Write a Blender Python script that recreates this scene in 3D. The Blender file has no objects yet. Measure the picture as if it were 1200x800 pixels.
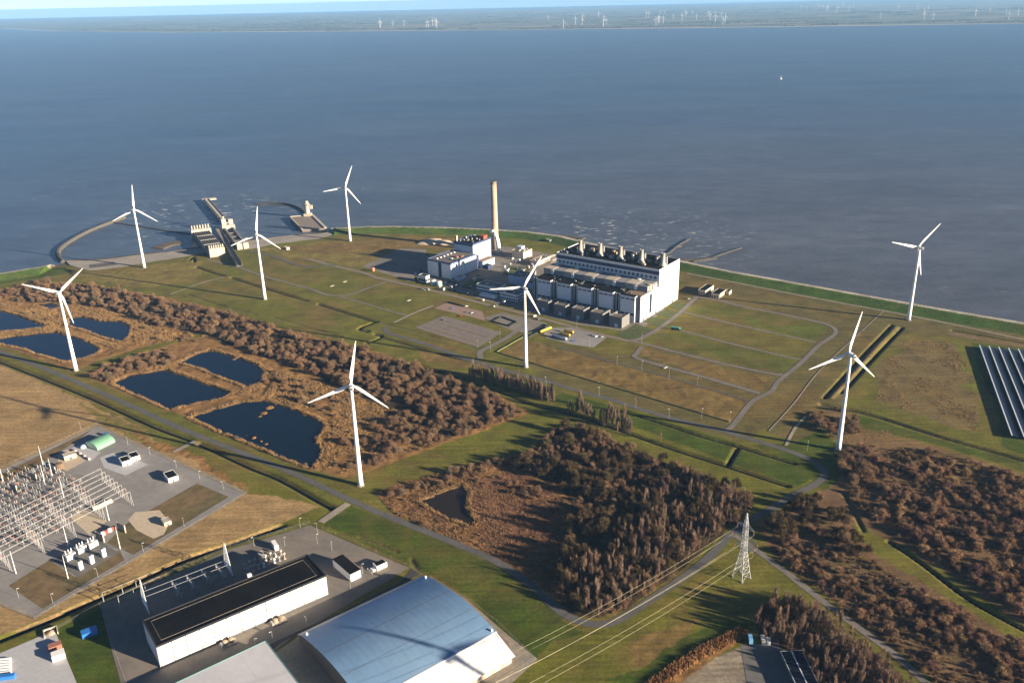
import bpy, math, random
import numpy as np
from mathutils import Matrix, Vector

random.seed(7)
R = math.radians
sc = bpy.context.scene
C = sc.collection

# ------------------------------------------------------------------ camera
CAM_H, CAM_F, PITCH, ROLL = 405.763, 1010.0, 0.3781034, -0.0221872
_rt0 = np.array([1.0, 0, 0]); FW = np.array([0, math.cos(PITCH), -math.sin(PITCH)])
_up0 = np.cross(_rt0, FW)
RT = _rt0 * math.cos(ROLL) + _up0 * math.sin(ROLL)
UP = -_rt0 * math.sin(ROLL) + _up0 * math.cos(ROLL)
cam = bpy.data.cameras.new("camera")
cam.sensor_width = 36.0
cam.lens = 36.0 * CAM_F / 1200.0
cam.clip_start = 1.0
cam.clip_end = 120000.0
camo = bpy.data.objects.new("camera", cam)
C.objects.link(camo)
camo.matrix_world = Matrix(((RT[0], UP[0], -FW[0], 0), (RT[1], UP[1], -FW[1], 0), (RT[2], UP[2], -FW[2], CAM_H), (0, 0, 0, 1)))
sc.camera = camo

# ------------------------------------------------------------------ sky and sun
SUN_AZ, SUN_EL = -25.0, 13.5           # direction towards the sun: degrees from +X, and elevation
world = bpy.data.worlds.new("World")
sc.world = world
world.use_nodes = True
wn = world.node_tree
bg = wn.nodes["Background"]
sky = wn.nodes.new("ShaderNodeTexSky")
sky.sky_type = 'NISHITA'
sky.sun_disc = False
sky.sun_elevation = R(SUN_EL)
sky.sun_rotation = R(90.0 - SUN_AZ)
sky.altitude = 1500
sky.air_density = 0.38
sky.dust_density = 0.3
sky.ozone_density = 1.3
wn.links.new(sky.outputs[0], bg.inputs[0])
bg.inputs[1].default_value = 0.05
sun = bpy.data.lights.new("sun", 'SUN')
sun.energy = 5.0
sun.angle = R(0.53)
sun.color = (1.0, 0.84, 0.63)
suno = bpy.data.objects.new("sun", sun)
C.objects.link(suno)
_sd = Vector((math.cos(R(SUN_AZ)) * math.cos(R(SUN_EL)), math.sin(R(SUN_AZ)) * math.cos(R(SUN_EL)), math.sin(R(SUN_EL))))
suno.rotation_euler = _sd.to_track_quat('Z', 'Y').to_euler()
sc.view_settings.view_transform = 'Standard'
sc.view_settings.look = 'None'
sc.view_settings.gamma = 1.0
sc.view_settings.use_curve_mapping = False
sc.view_settings.exposure = 1.68
sc.cycles.max_bounces = 6
sc.cycles.diffuse_bounces = 2
sc.cycles.glossy_bounces = 2
sc.cycles.transparent_max_bounces = 6
sc.cycles.volume_bounces = 0

# ------------------------------------------------------------------ helpers
def G(x, y, z=0.0):
    """point of the level z seen at pixel (x, y) of the 1200 x 800 survey photograph"""
    d = FW * CAM_F + RT * (x - 600) - UP * (y - 400)
    t = (CAM_H - z) / -d[2]
    return (d[0] * t, d[1] * t)

def GP(pts, z=0.0):
    return [G(p[0], p[1], z) for p in pts]

def tag(o, label=None, cat=None, group=None, kind=None):
    if label: o["label"] = label
    if cat: o["category"] = cat
    if group: o["group"] = group
    if kind: o["kind"] = kind
    return o

def thing(name, label, cat, loc=(0, 0, 0), ang=0.0, group=None):
    o = bpy.data.objects.new(name, None)
    o.empty_display_size = 0.5
    C.objects.link(o)
    o.location = (loc[0], loc[1], loc[2] if len(loc) > 2 else 0.0)
    o.rotation_euler = (0, 0, R(ang))
    return tag(o, label, cat, group)

def copy_tree(o, parent=None):
    c = o.copy()
    C.objects.link(c)
    c.parent = parent
    for ch in o.children:
        copy_tree(ch, c)
    return c

class MB:
    """collects boxes, tubes, prisms and sheets; build() links them as ONE mesh object"""
    def __init__(s):
        s.v = []; s.f = []
    def add(s, vs, fs):
        n = len(s.v)
        s.v += [tuple(map(float, p)) for p in vs]
        s.f += [tuple(i + n for i in f) for f in fs]
        return s
    def box(s, x0, x1, y0, y1, z0, z1):
        return s.add([(x0, y0, z0), (x1, y0, z0), (x1, y1, z0), (x0, y1, z0), (x0, y0, z1), (x1, y0, z1), (x1, y1, z1), (x0, y1, z1)],
                     [(0, 3, 2, 1), (4, 5, 6, 7), (0, 1, 5, 4), (1, 2, 6, 5), (2, 3, 7, 6), (3, 0, 4, 7)])
    def obox(s, cx, cy, z0, lx, ly, h, ang):
        ca, sa = math.cos(R(ang)), math.sin(R(ang))
        p = [(cx + ca * a * lx / 2 - sa * b * ly / 2, cy + sa * a * lx / 2 + ca * b * ly / 2) for a, b in ((-1, -1), (1, -1), (1, 1), (-1, 1))]
        return s.prism(p, z0, z0 + h)
    def prism(s, poly, z0, z1):
        a = sum(poly[i][0] * poly[(i + 1) % len(poly)][1] - poly[(i + 1) % len(poly)][0] * poly[i][1] for i in range(len(poly)))
        if a < 0: poly = poly[::-1]
        n = len(poly)
        vs = [(p[0], p[1], z0) for p in poly] + [(p[0], p[1], z1) for p in poly]
        fs = [tuple(range(n))[::-1], tuple(range(n, 2 * n))] + [(i, (i + 1) % n, n + (i + 1) % n, n + i) for i in range(n)]
        return s.add(vs, fs)
    def profile(s, prof, y0, y1):
        """(x, z) outline extruded along y"""
        n = len(prof)
        vs = [(p[0], y0, p[1]) for p in prof] + [(p[0], y1, p[1]) for p in prof]
        fs = [tuple(range(n)), tuple(range(n, 2 * n))[::-1]] + [(i, n + i, n + (i + 1) % n, (i + 1) % n) for i in range(n)]
        return s.add(vs, fs)
    def lathe(s, prof, n=16, cx=0.0, cy=0.0):
        """(radius, z) rings about a vertical axis"""
        vs = []
        for r, z in prof:
            vs += [(cx + r * math.cos(2 * math.pi * k / n), cy + r * math.sin(2 * math.pi * k / n), z) for k in range(n)]
        fs = []
        for j in range(len(prof) - 1):
            fs += [(j * n + k, j * n + (k + 1) % n, (j + 1) * n + (k + 1) % n, (j + 1) * n + k) for k in range(n)]
        fs += [tuple(range(n))[::-1], tuple(range((len(prof) - 1) * n, len(prof) * n))]
        return s.add(vs, fs)
    def tube(s, a, b, r, r2=None, n=5):
        a = Vector(a); b = Vector(b); d = b - a
        if d.length < 1e-6: return s
        q = d.to_track_quat('Z', 'Y'); r2 = r if r2 is None else r2
        vs = []
        for p, rr in ((a, r), (b, r2)):
            for k in range(n):
                w = 2 * math.pi * k / n
                vs.append(p + q @ Vector((rr * math.cos(w), rr * math.sin(w), 0)))
        fs = [(k, (k + 1) % n, n + (k + 1) % n, n + k) for k in range(n)] + [tuple(range(n))[::-1], tuple(range(n, 2 * n))]
        return s.add(vs, fs)
    def mesh(s, name, smooth=False):
        me = bpy.data.meshes.new(name)
        me.from_pydata(s.v, [], s.f)
        if smooth:
            me.polygons.foreach_set("use_smooth", [True] * len(me.polygons))
        me.update()
        return me
    def build(s, name, mat, parent=None, smooth=False, loc=None):
        me = s.mesh(name, smooth)
        me.materials.append(mat)
        o = bpy.data.objects.new(name, me)
        C.objects.link(o)
        if parent is not None: o.parent = parent
        if loc is not None: o.location = loc
        return o

_mats = {}
def M(name, col, rough=0.7, metal=0.0, var=0.15, scale=0.5, bump=0.0, col2=None, spec=0.4, streak=0.0):
    """procedural paint / stone / metal: base colour broken up by two noises, optional rain streaks"""
    if name in _mats: return _mats[name]
    m = bpy.data.materials.new(name); m.use_nodes = True
    nt = m.node_tree; N = nt.nodes; L = nt.links
    b = N["Principled BSDF"]
    tc = N.new("ShaderNodeNewGeometry")
    n1 = N.new("ShaderNodeTexNoise"); n1.inputs["Scale"].default_value = scale; n1.inputs["Detail"].default_value = 5
    n1.inputs["Roughness"].default_value = 0.65
    L.new(tc.outputs["Position"], n1.inputs["Vector"])
    rmp = N.new("ShaderNodeMapRange"); rmp.inputs[1].default_value = 0.3; rmp.inputs[2].default_value = 0.7
    rmp.inputs[3].default_value = 1 - var; rmp.inputs[4].default_value = 1 + var
    L.new(n1.outputs[0], rmp.inputs[0])
    mx = N.new("ShaderNodeVectorMath"); mx.operation = 'SCALE'
    if col2 is not None:
        n2 = N.new("ShaderNodeTexNoise"); n2.inputs["Scale"].default_value = scale * 0.17; n2.inputs["Detail"].default_value = 4
        L.new(tc.outputs["Position"], n2.inputs["Vector"])
        r2 = N.new("ShaderNodeMapRange"); r2.inputs[1].default_value = 0.4; r2.inputs[2].default_value = 0.62
        L.new(n2.outputs[0], r2.inputs[0])
        mc = N.new("ShaderNodeMix"); mc.data_type = 'RGBA'
        mc.inputs[6].default_value = (*col, 1); mc.inputs[7].default_value = (*col2, 1)
        L.new(r2.outputs[0], mc.inputs[0]); L.new(mc.outputs[2], mx.inputs[0])
    else:
        mx.inputs[0].default_value = col
    L.new(rmp.outputs[0], mx.inputs[3])
    last = mx.outputs[0]
    if streak:
        mp = N.new("ShaderNodeMapping"); mp.inputs["Scale"].default_value = (1.3, 1.3, 0.06)
        L.new(tc.outputs["Position"], mp.inputs[0])
        n3 = N.new("ShaderNodeTexNoise"); n3.inputs["Scale"].default_value = 1.0; n3.inputs["Detail"].default_value = 3
        L.new(mp.outputs[0], n3.inputs["Vector"])
        r3 = N.new("ShaderNodeMapRange"); r3.inputs[1].default_value = 0.35; r3.inputs[2].default_value = 0.7
        r3.inputs[3].default_value = 1.0; r3.inputs[4].default_value = 1 - streak
        L.new(n3.outputs[0], r3.inputs[0])
        m2 = N.new("ShaderNodeVectorMath"); m2.operation = 'SCALE'
        L.new(last, m2.inputs[0]); L.new(r3.outputs[0], m2.inputs[3]); last = m2.outputs[0]
    L.new(last, b.inputs["Base Color"])
    b.inputs["Roughness"].default_value = rough
    b.inputs["Metallic"].default_value = metal
    b.inputs["Specular IOR Level"].default_value = spec
    if bump:
        bp = N.new("ShaderNodeBump"); bp.inputs["Strength"].default_value = bump; bp.inputs["Distance"].default_value = 0.4
        L.new(n1.outputs[0], bp.inputs["Height"]); L.new(bp.outputs[0], b.inputs["Normal"])
    _mats[name] = m
    return m

WHITE = M("white_paint", (0.78, 0.78, 0.77), 0.45, var=0.05, scale=0.3)
CLAD = M("white_cladding", (0.74, 0.74, 0.74), 0.5, var=0.08, scale=0.2, streak=0.12)
GALV = M("galvanised_steel", (0.38, 0.39, 0.40), 0.5, 0.3, var=0.15, scale=1.0)
CONC = M("concrete", (0.27, 0.255, 0.235), 0.85, var=0.2, scale=0.4, col2=(0.21, 0.20, 0.185), streak=0.2)
CONCL = M("pale_concrete", (0.46, 0.41, 0.34), 0.85, var=0.15, scale=0.4, streak=0.2)
CONCD = M("dark_concrete", (0.16, 0.15, 0.14), 0.85, var=0.2, scale=0.4, streak=0.25)
ROOF = M("bitumen_roof", (0.007, 0.007, 0.009), 0.95, var=0.3, scale=0.3, col2=(0.012, 0.011, 0.011), spec=0.05)
ROOFG = M("grey_roof", (0.12, 0.11, 0.105), 0.8, var=0.25, scale=0.3, col2=(0.17, 0.14, 0.11))
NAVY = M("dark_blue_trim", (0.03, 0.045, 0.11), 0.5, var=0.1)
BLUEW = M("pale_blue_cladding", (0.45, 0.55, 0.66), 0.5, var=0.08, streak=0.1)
GLASS = M("dark_glazing", (0.02, 0.03, 0.045), 0.12, var=0.1, spec=0.6)
BLACK = M("black_steel", (0.02, 0.02, 0.022), 0.6, var=0.2)
TAN = M("tan_concrete", (0.42, 0.31, 0.22), 0.8, var=0.12, scale=0.15, streak=0.12)
RED = M("red_oxide_paint", (0.35, 0.07, 0.04), 0.6, var=0.2)
YEL = M("yellow_paint", (0.75, 0.50, 0.03), 0.45, var=0.1)
BLUE = M("blue_paint", (0.03, 0.17, 0.50), 0.45, var=0.12)
GREEN = M("green_sheet", (0.16, 0.34, 0.22), 0.5, var=0.1)
GREENL = M("pale_green_sheet", (0.50, 0.66, 0.46), 0.5, var=0.08)
BRICK = M("brick_red", (0.30, 0.13, 0.09), 0.85, var=0.2, scale=1.0)
RUBBER = M("rubber", (0.015, 0.015, 0.016), 0.85, var=0.2)

# value noise on numpy arrays
_ng = {}
def vnoise(x, y, s, seed=0):
    if seed not in _ng: _ng[seed] = np.random.RandomState(seed).rand(256, 256)
    t = _ng[seed]; x = np.asarray(x) / s; y = np.asarray(y) / s
    xi = np.floor(x).astype(int); yi = np.floor(y).astype(int); fx = x - xi; fy = y - yi
    fx = fx * fx * (3 - 2 * fx); fy = fy * fy * (3 - 2 * fy)
    a = t[xi % 256, yi % 256]; b = t[(xi + 1) % 256, yi % 256]; c = t[xi % 256, (yi + 1) % 256]; d = t[(xi + 1) % 256, (yi + 1) % 256]
    return (a * (1 - fx) + b * fx) * (1 - fy) + (c * (1 - fx) + d * fx) * fy
def fbm(x, y, s, seed=0, o=4):
    r = 0; a = 0.5; w = 0
    for k in range(o):
        r = r + a * vnoise(x, y, s, seed + k); w += a; a *= 0.5; s *= 0.5
    return r / w
def inside(px, py, poly):
    """which of the points lie in the polygon"""
    poly = np.asarray(poly); r = np.zeros(px.shape, bool)
    x0, y0 = poly.min(0); x1, y1 = poly.max(0)
    sel = (px >= x0) & (px <= x1) & (py >= y0) & (py <= y1)
    if not sel.any(): return r
    X = px[sel]; Y = py[sel]; c = np.zeros(X.shape, bool); n = len(poly)
    for i in range(n):
        ax, ay = poly[i]; bx, by = poly[(i + 1) % n]
        if ay == by: continue
        c ^= ((ay > Y) != (by > Y)) & (X < (bx - ax) * (Y - ay) / (by - ay) + ax)
    r[sel] = c
    return r
def dist_line(px, py, line, maxd):
    """distance to an open polyline, capped at maxd"""
    d = np.full(px.shape, float(maxd))
    for (ax, ay), (bx, by) in zip(line[:-1], line[1:]):
        sel = (px > min(ax, bx) - maxd) & (px < max(ax, bx) + maxd) & (py > min(ay, by) - maxd) & (py < max(ay, by) + maxd)
        if not sel.any(): continue
        X = px[sel] - ax; Y = py[sel] - ay; l2 = (bx - ax) ** 2 + (by - ay) ** 2 + 1e-9
        t = np.clip((X * (bx - ax) + Y * (by - ay)) / l2, 0, 1)
        d[sel] = np.minimum(d[sel], np.hypot(X - t * (bx - ax), Y - t * (by - ay)))
    return d
def sstep(a, b, x):
    t = np.clip((x - a) / (b - a), 0, 1); return t * t * (3 - 2 * t)
# ------------------------------------------------------------------ ground: survey lines (photo pixels -> metres)
def smooth(line, n=6):
    p = [np.array(q, float) for q in line]
    if len(p) < 3: return [tuple(q) for q in p]
    p = [2 * p[0] - p[1]] + p + [2 * p[-1] - p[-2]]; out = []
    for i in range(1, len(p) - 2):
        for k in range(n):
            t = k / n
            out.append(tuple(0.5 * (2 * p[i] + (p[i + 1] - p[i - 1]) * t + (2 * p[i - 1] - 5 * p[i] + 4 * p[i + 1] - p[i + 2]) * t * t
                                    + (3 * p[i] - p[i - 1] - 3 * p[i + 1] + p[i + 2]) * t ** 3)))
    return out + [tuple(p[-2])]

COAST = GP([(-420, 392), (-150, 347), (0, 321.5), (40, 315), (76, 308), (78, 303), (105, 303), (125, 301.5), (162, 296.5), (200, 293), (235, 288), (292, 279.5), (335, 275.5),
            (365, 273), (390, 268.5), (430, 266.5), (460, 266), (526, 267.5), (572, 269.5), (620, 272.5), (660, 277.5), (687, 284), (725, 292.5), (760, 299), (800, 306.5),
            (860, 319), (900, 326), (1000, 344), (1100, 362), (1200, 379), (1400, 414), (1900, 505)])
LAND = COAST + [(6000, -200), (6000, -6000), (-6000, -6000), (-6000, 700)]

W_MAIN, W_PATH, W_LANE = 6.6, 4.0, 5.0
ROADS = {  # name: (width, material key, pixels)
 "main_road": (6.8, 'asphalt', [(-60, 388), (0, 412), (65, 437), (146, 472), (211, 501.5), (276, 527.5), (338, 552), (420, 590), (475, 613), (530, 635), (582, 658), (622, 685), (650, 711), (672, 725),
               (697, 731), (722, 727), (760, 704), (820, 662), (859, 624), (880, 609), (904, 596), (930, 580), (954, 568), (966, 557), (960, 545), (942, 535), (915, 525), (868, 511), (846, 504.6), (777, 487),
               (722, 470), (681, 459), (640, 446.5), (600, 436), (562, 425), (529, 414), (495, 402), (461, 392), (452, 388), (452, 383)]),
 "side_road": (5.6, 'greyroad', [(860, 626), (886, 644), (922, 671), (964, 704), (1000, 731), (1045, 764), (1092, 806), (1130, 842)]),
 "plant_road": (7.5, 'greyroad', [(563, 420), (563, 412), (577.5, 404.5), (594, 395.5), (609, 385), (622.5, 376)]),
 "frontage_road": (7.0, 'pinkroad', [(360, 303), (389, 311), (427, 320), (441, 325), (461, 330), (487, 335.6), (512, 342), (537, 348), (559, 354), (600, 364), (640, 374.5), (677, 384.7), (709, 393), (737, 399.5)]),
 "east_road": (6.5, 'greyroad', [(737, 399.5), (750, 397), (771, 385.6), (790, 372), (803, 361), (812, 352), (817, 347)]),
 "loop_road": (5.5, 'greyroad', [(817, 348), (842, 352), (874, 360), (911, 367), (949, 375), (969, 380), (979, 386.5), (976, 393.5), (960, 404), (945, 419), (934, 429), (912, 447), (904, 458), (882, 470), (866, 489), (857, 500), (850, 505)]),
 "loop_lane": (4.6, 'greyroad', [(802, 366), (846, 376.6), (892, 387), (926, 394.5), (955, 401)]),
 "loop_lane.001": (4.6, 'greyroad', [(798, 387), (846, 400), (892, 411), (926, 419), (939, 421.5)]),
 "loop_lane.002": (5.0, 'greyroad', [(737, 399.5), (760, 404), (782, 410), (818, 419), (860, 429), (905, 438), (918, 439)]),
 "loop_lane.003": (6.0, 'greyroad', [(752, 406), (747, 413), (745, 419), (777, 429), (818, 440), (860, 452), (890, 461)]),
 "rail_track": (3.0, 'darkroad', [(655, 407), (690, 416), (720, 425), (771, 438), (815, 451), (860, 464), (876, 470)]),
 "west_lane": (5.0, 'greyroad', [(242, 304), (282, 314), (310, 324), (360, 337.5), (382, 345), (397, 346.5), (411, 345), (433, 337), (452, 330.5)]),
 "west_lane.001": (3.6, 'greyroad', [(397, 347), (422, 354), (454, 363.4), (478, 370.5)]),
 "west_lane.002": (4.0, 'palepath', [(462, 378), (485, 367), (508, 358)]),
 "west_lane.003": (7.0, 'darkroad', [(290, 294), (318, 300), (340, 308), (362, 313), (380, 311.5), (395, 311)]),
 "west_lane.004": (3.0, 'palepath', [(200, 345), (235, 332), (262, 325)]),
 "crest_path": (3.4, 'palepath', [(805, 320.5), (860, 331), (920, 343), (1000, 358), (1060, 369), (1120, 381), (1200, 398), (1300, 418)]),
 "field_track": (5.5, 'palepath', [(203, 530), (215, 524), (229, 517)]),
 "field_track.001": (7.0, 'palepath', [(376, 612), (392, 601), (408, 590)]),
 "farm_track": (3.0, 'palepath', [(921, 522), (926, 512), (933, 500), (944, 488)]),
 "white_path": (1.3, 'palepath', [(1035, 365), (1000, 397), (960, 435), (930, 473), (901, 505)]),
}
DITCHES = [  # half width, depth, pixels
 (3.0, 2.2, [(-40, 407), (0, 423.5), (97, 462), (179, 499), (227, 517), (292, 547), (325, 560), (372, 586), (398, 600)]),
 (2.8, 2.2, [(230, 312.5), (250, 319.5), (262, 323)]), (2.8, 2.2, [(271, 325), (305, 336), (360, 352)]),
 (2.8, 2.2, [(373, 356), (434, 375), (439, 377), (421, 384.5), (431, 388)]),
 (2.4, 2.0, [(439, 391), (447, 394.5), (429, 402)]), (2.4, 2.0, [(447, 394.5), (498, 409), (529, 418), (556, 424)]),
 (1.4, 1.0, [(439, 376), (500, 392), (561, 407.5)]),
 (2.6, 2.0, [(481, 425), (510, 433), (540, 442), (564, 451), (600, 464), (623, 473), (656, 481), (695, 492.5), (736, 507), (772, 520), (805, 531), (843, 543), (923, 569)]),
 (2.0, 1.8, [(567, 429), (600, 440.5), (630, 449)]),
 (2.2, 1.8, [(725, 480), (777, 496), (819, 510), (865, 523), (931, 543)]), (2.2, 1.8, [(865, 523), (852, 545)]),
 (1.9, 2.2, [(1045, 381), (1012, 415), (983, 447), (966, 466)]), (2.1, 2.2, [(1057, 384), (1028, 414), (1000, 445), (986, 460)]),
 (2.4, 2.2, [(962, 473), (1000, 481), (1034, 490), (1100, 511), (1171, 531), (1230, 548)]),
 (2.0, 2.0, [(1116, 387), (1150, 393), (1200, 402), (1260, 415)]),
 (2.2, 1.6, [(228, 291 + 16), (226, 301), (222, 305)]),
 (1.2, 1.2, [(420, 628), (450, 639), (466, 646)]), (1.2, 1.2, [(482, 655), (490, 668), (497, 674)]),
 (1.4, 1.4, [(988, 577), (1003, 605), (1012, 622)]), (2.0, 1.8, [(1042, 634), (1080, 660), (1130, 698), (1180, 727), (1230, 752)]),
 (1.6, 1.6, [(880, 642), (920, 668), (962, 700), (1005, 730), (1050, 762)]),
 (1.4, 1.4, [(220, 345), (260, 358), (300, 368)]), (1.4, 1.4, [(320, 372), (360, 383), (400, 394)]),
 (3.0, 2.0, [(-20, 757), (0, 749), (60, 725), (100, 707), (160, 681), (210, 658), (270, 637), (330, 616)]),
]
PONDS = [
 [(-40, 352), (0, 363), (20, 369), (55, 382), (30, 386), (0, 387.5), (-40, 392)],
 [(-40, 399), (0, 396), (45, 390), (65, 388.5), (97, 397.5), (118, 409), (110, 415), (78, 423.5), (49, 415), (26, 407), (0, 402), (-40, 410)],
 [(80, 372), (97, 370.5), (117, 375.5), (140, 375.5), (151, 381), (152, 391), (143, 400), (120, 394), (107, 388), (81, 381)],
 [(132, 448), (153, 439), (192, 433), (208, 437), (240, 449), (271, 459.5), (260, 465.5), (227, 472), (201, 479), (182, 471), (155, 459)],
 [(210, 424), (227, 415.5), (247, 410), (276, 418), (302, 427), (310, 436), (303, 449), (289, 452.5), (260, 441.5), (233, 430)],
 [(223, 488), (253, 479), (280, 471), (309, 468.5), (325, 474), (345, 480), (372, 491), (381, 499), (369, 512), (374, 530), (366, 547), (340, 538), (300, 521), (262, 506)],
 [(491, 586), (515, 577), (530, 571), (540, 569), (549, 575), (545, 594), (557, 610), (552, 614), (530, 607.5), (511, 597)],
 [(45, 356), (62, 354.5), (70, 358), (58, 362)],
]
POND_W = [GP(p) for p in PONDS]

LUSH = (.048, .074, .006); GRS = (.112, .112, .016); DRY = (.165, .130, .034); BRN = (.160, .108, .034); REED = (.225, .125, .046)
WOODF = (.058, .038, .022); SANDC = (.46, .38, .28); MUD = (.11, .085, .062); OLV = (.105, .090, .030)
W1 = [(-60, 330), (0, 338), (40, 333), (75, 330), (110, 334), (180, 346), (260, 363), (330, 384), (400, 402), (440, 412), (480, 426), (540, 447), (590, 466), (625, 484), (600, 493), (560, 507), (500, 527), (440, 549), (428, 553), (408, 560), (384, 556),
      (330, 538), (280, 516), (225, 493), (190, 478), (150, 463), (125, 450), (100, 441), (60, 425), (0, 404), (-60, 380)]
W2 = [(604, 548), (628, 522), (655, 500), (690, 503), (740, 524), (790, 545), (850, 568), (884, 582), (876, 600), (850, 622), (820, 645), (780, 684), (735, 714), (702, 724), (672, 720), (656, 704), (654, 662), (664, 640), (672, 610), (668, 582), (650, 566), (624, 556)]
MARSH = [(440, 578), (470, 566), (520, 553), (560, 542), (606, 534), (640, 552), (668, 578), (676, 612), (664, 650), (656, 706), (640, 696), (600, 668), (560, 645), (500, 620), (460, 600)]
W3 = [(888, 612), (925, 592), (960, 577), (980, 560), (985, 540), (975, 505), (948, 492), (950, 482), (990, 478), (1010, 502), (1100, 524), (1200, 556), (1320, 590), (1320, 880), (1140, 840), (1090, 794), (1045, 756), (1000, 722), (962, 694), (924, 664), (900, 645)]
W4 = [(884, 722), (905, 704), (932, 698), (960, 718), (1000, 748), (1040, 778), (1070, 806), (1060, 830), (965, 830), (940, 772), (908, 756), (886, 745)]
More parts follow.
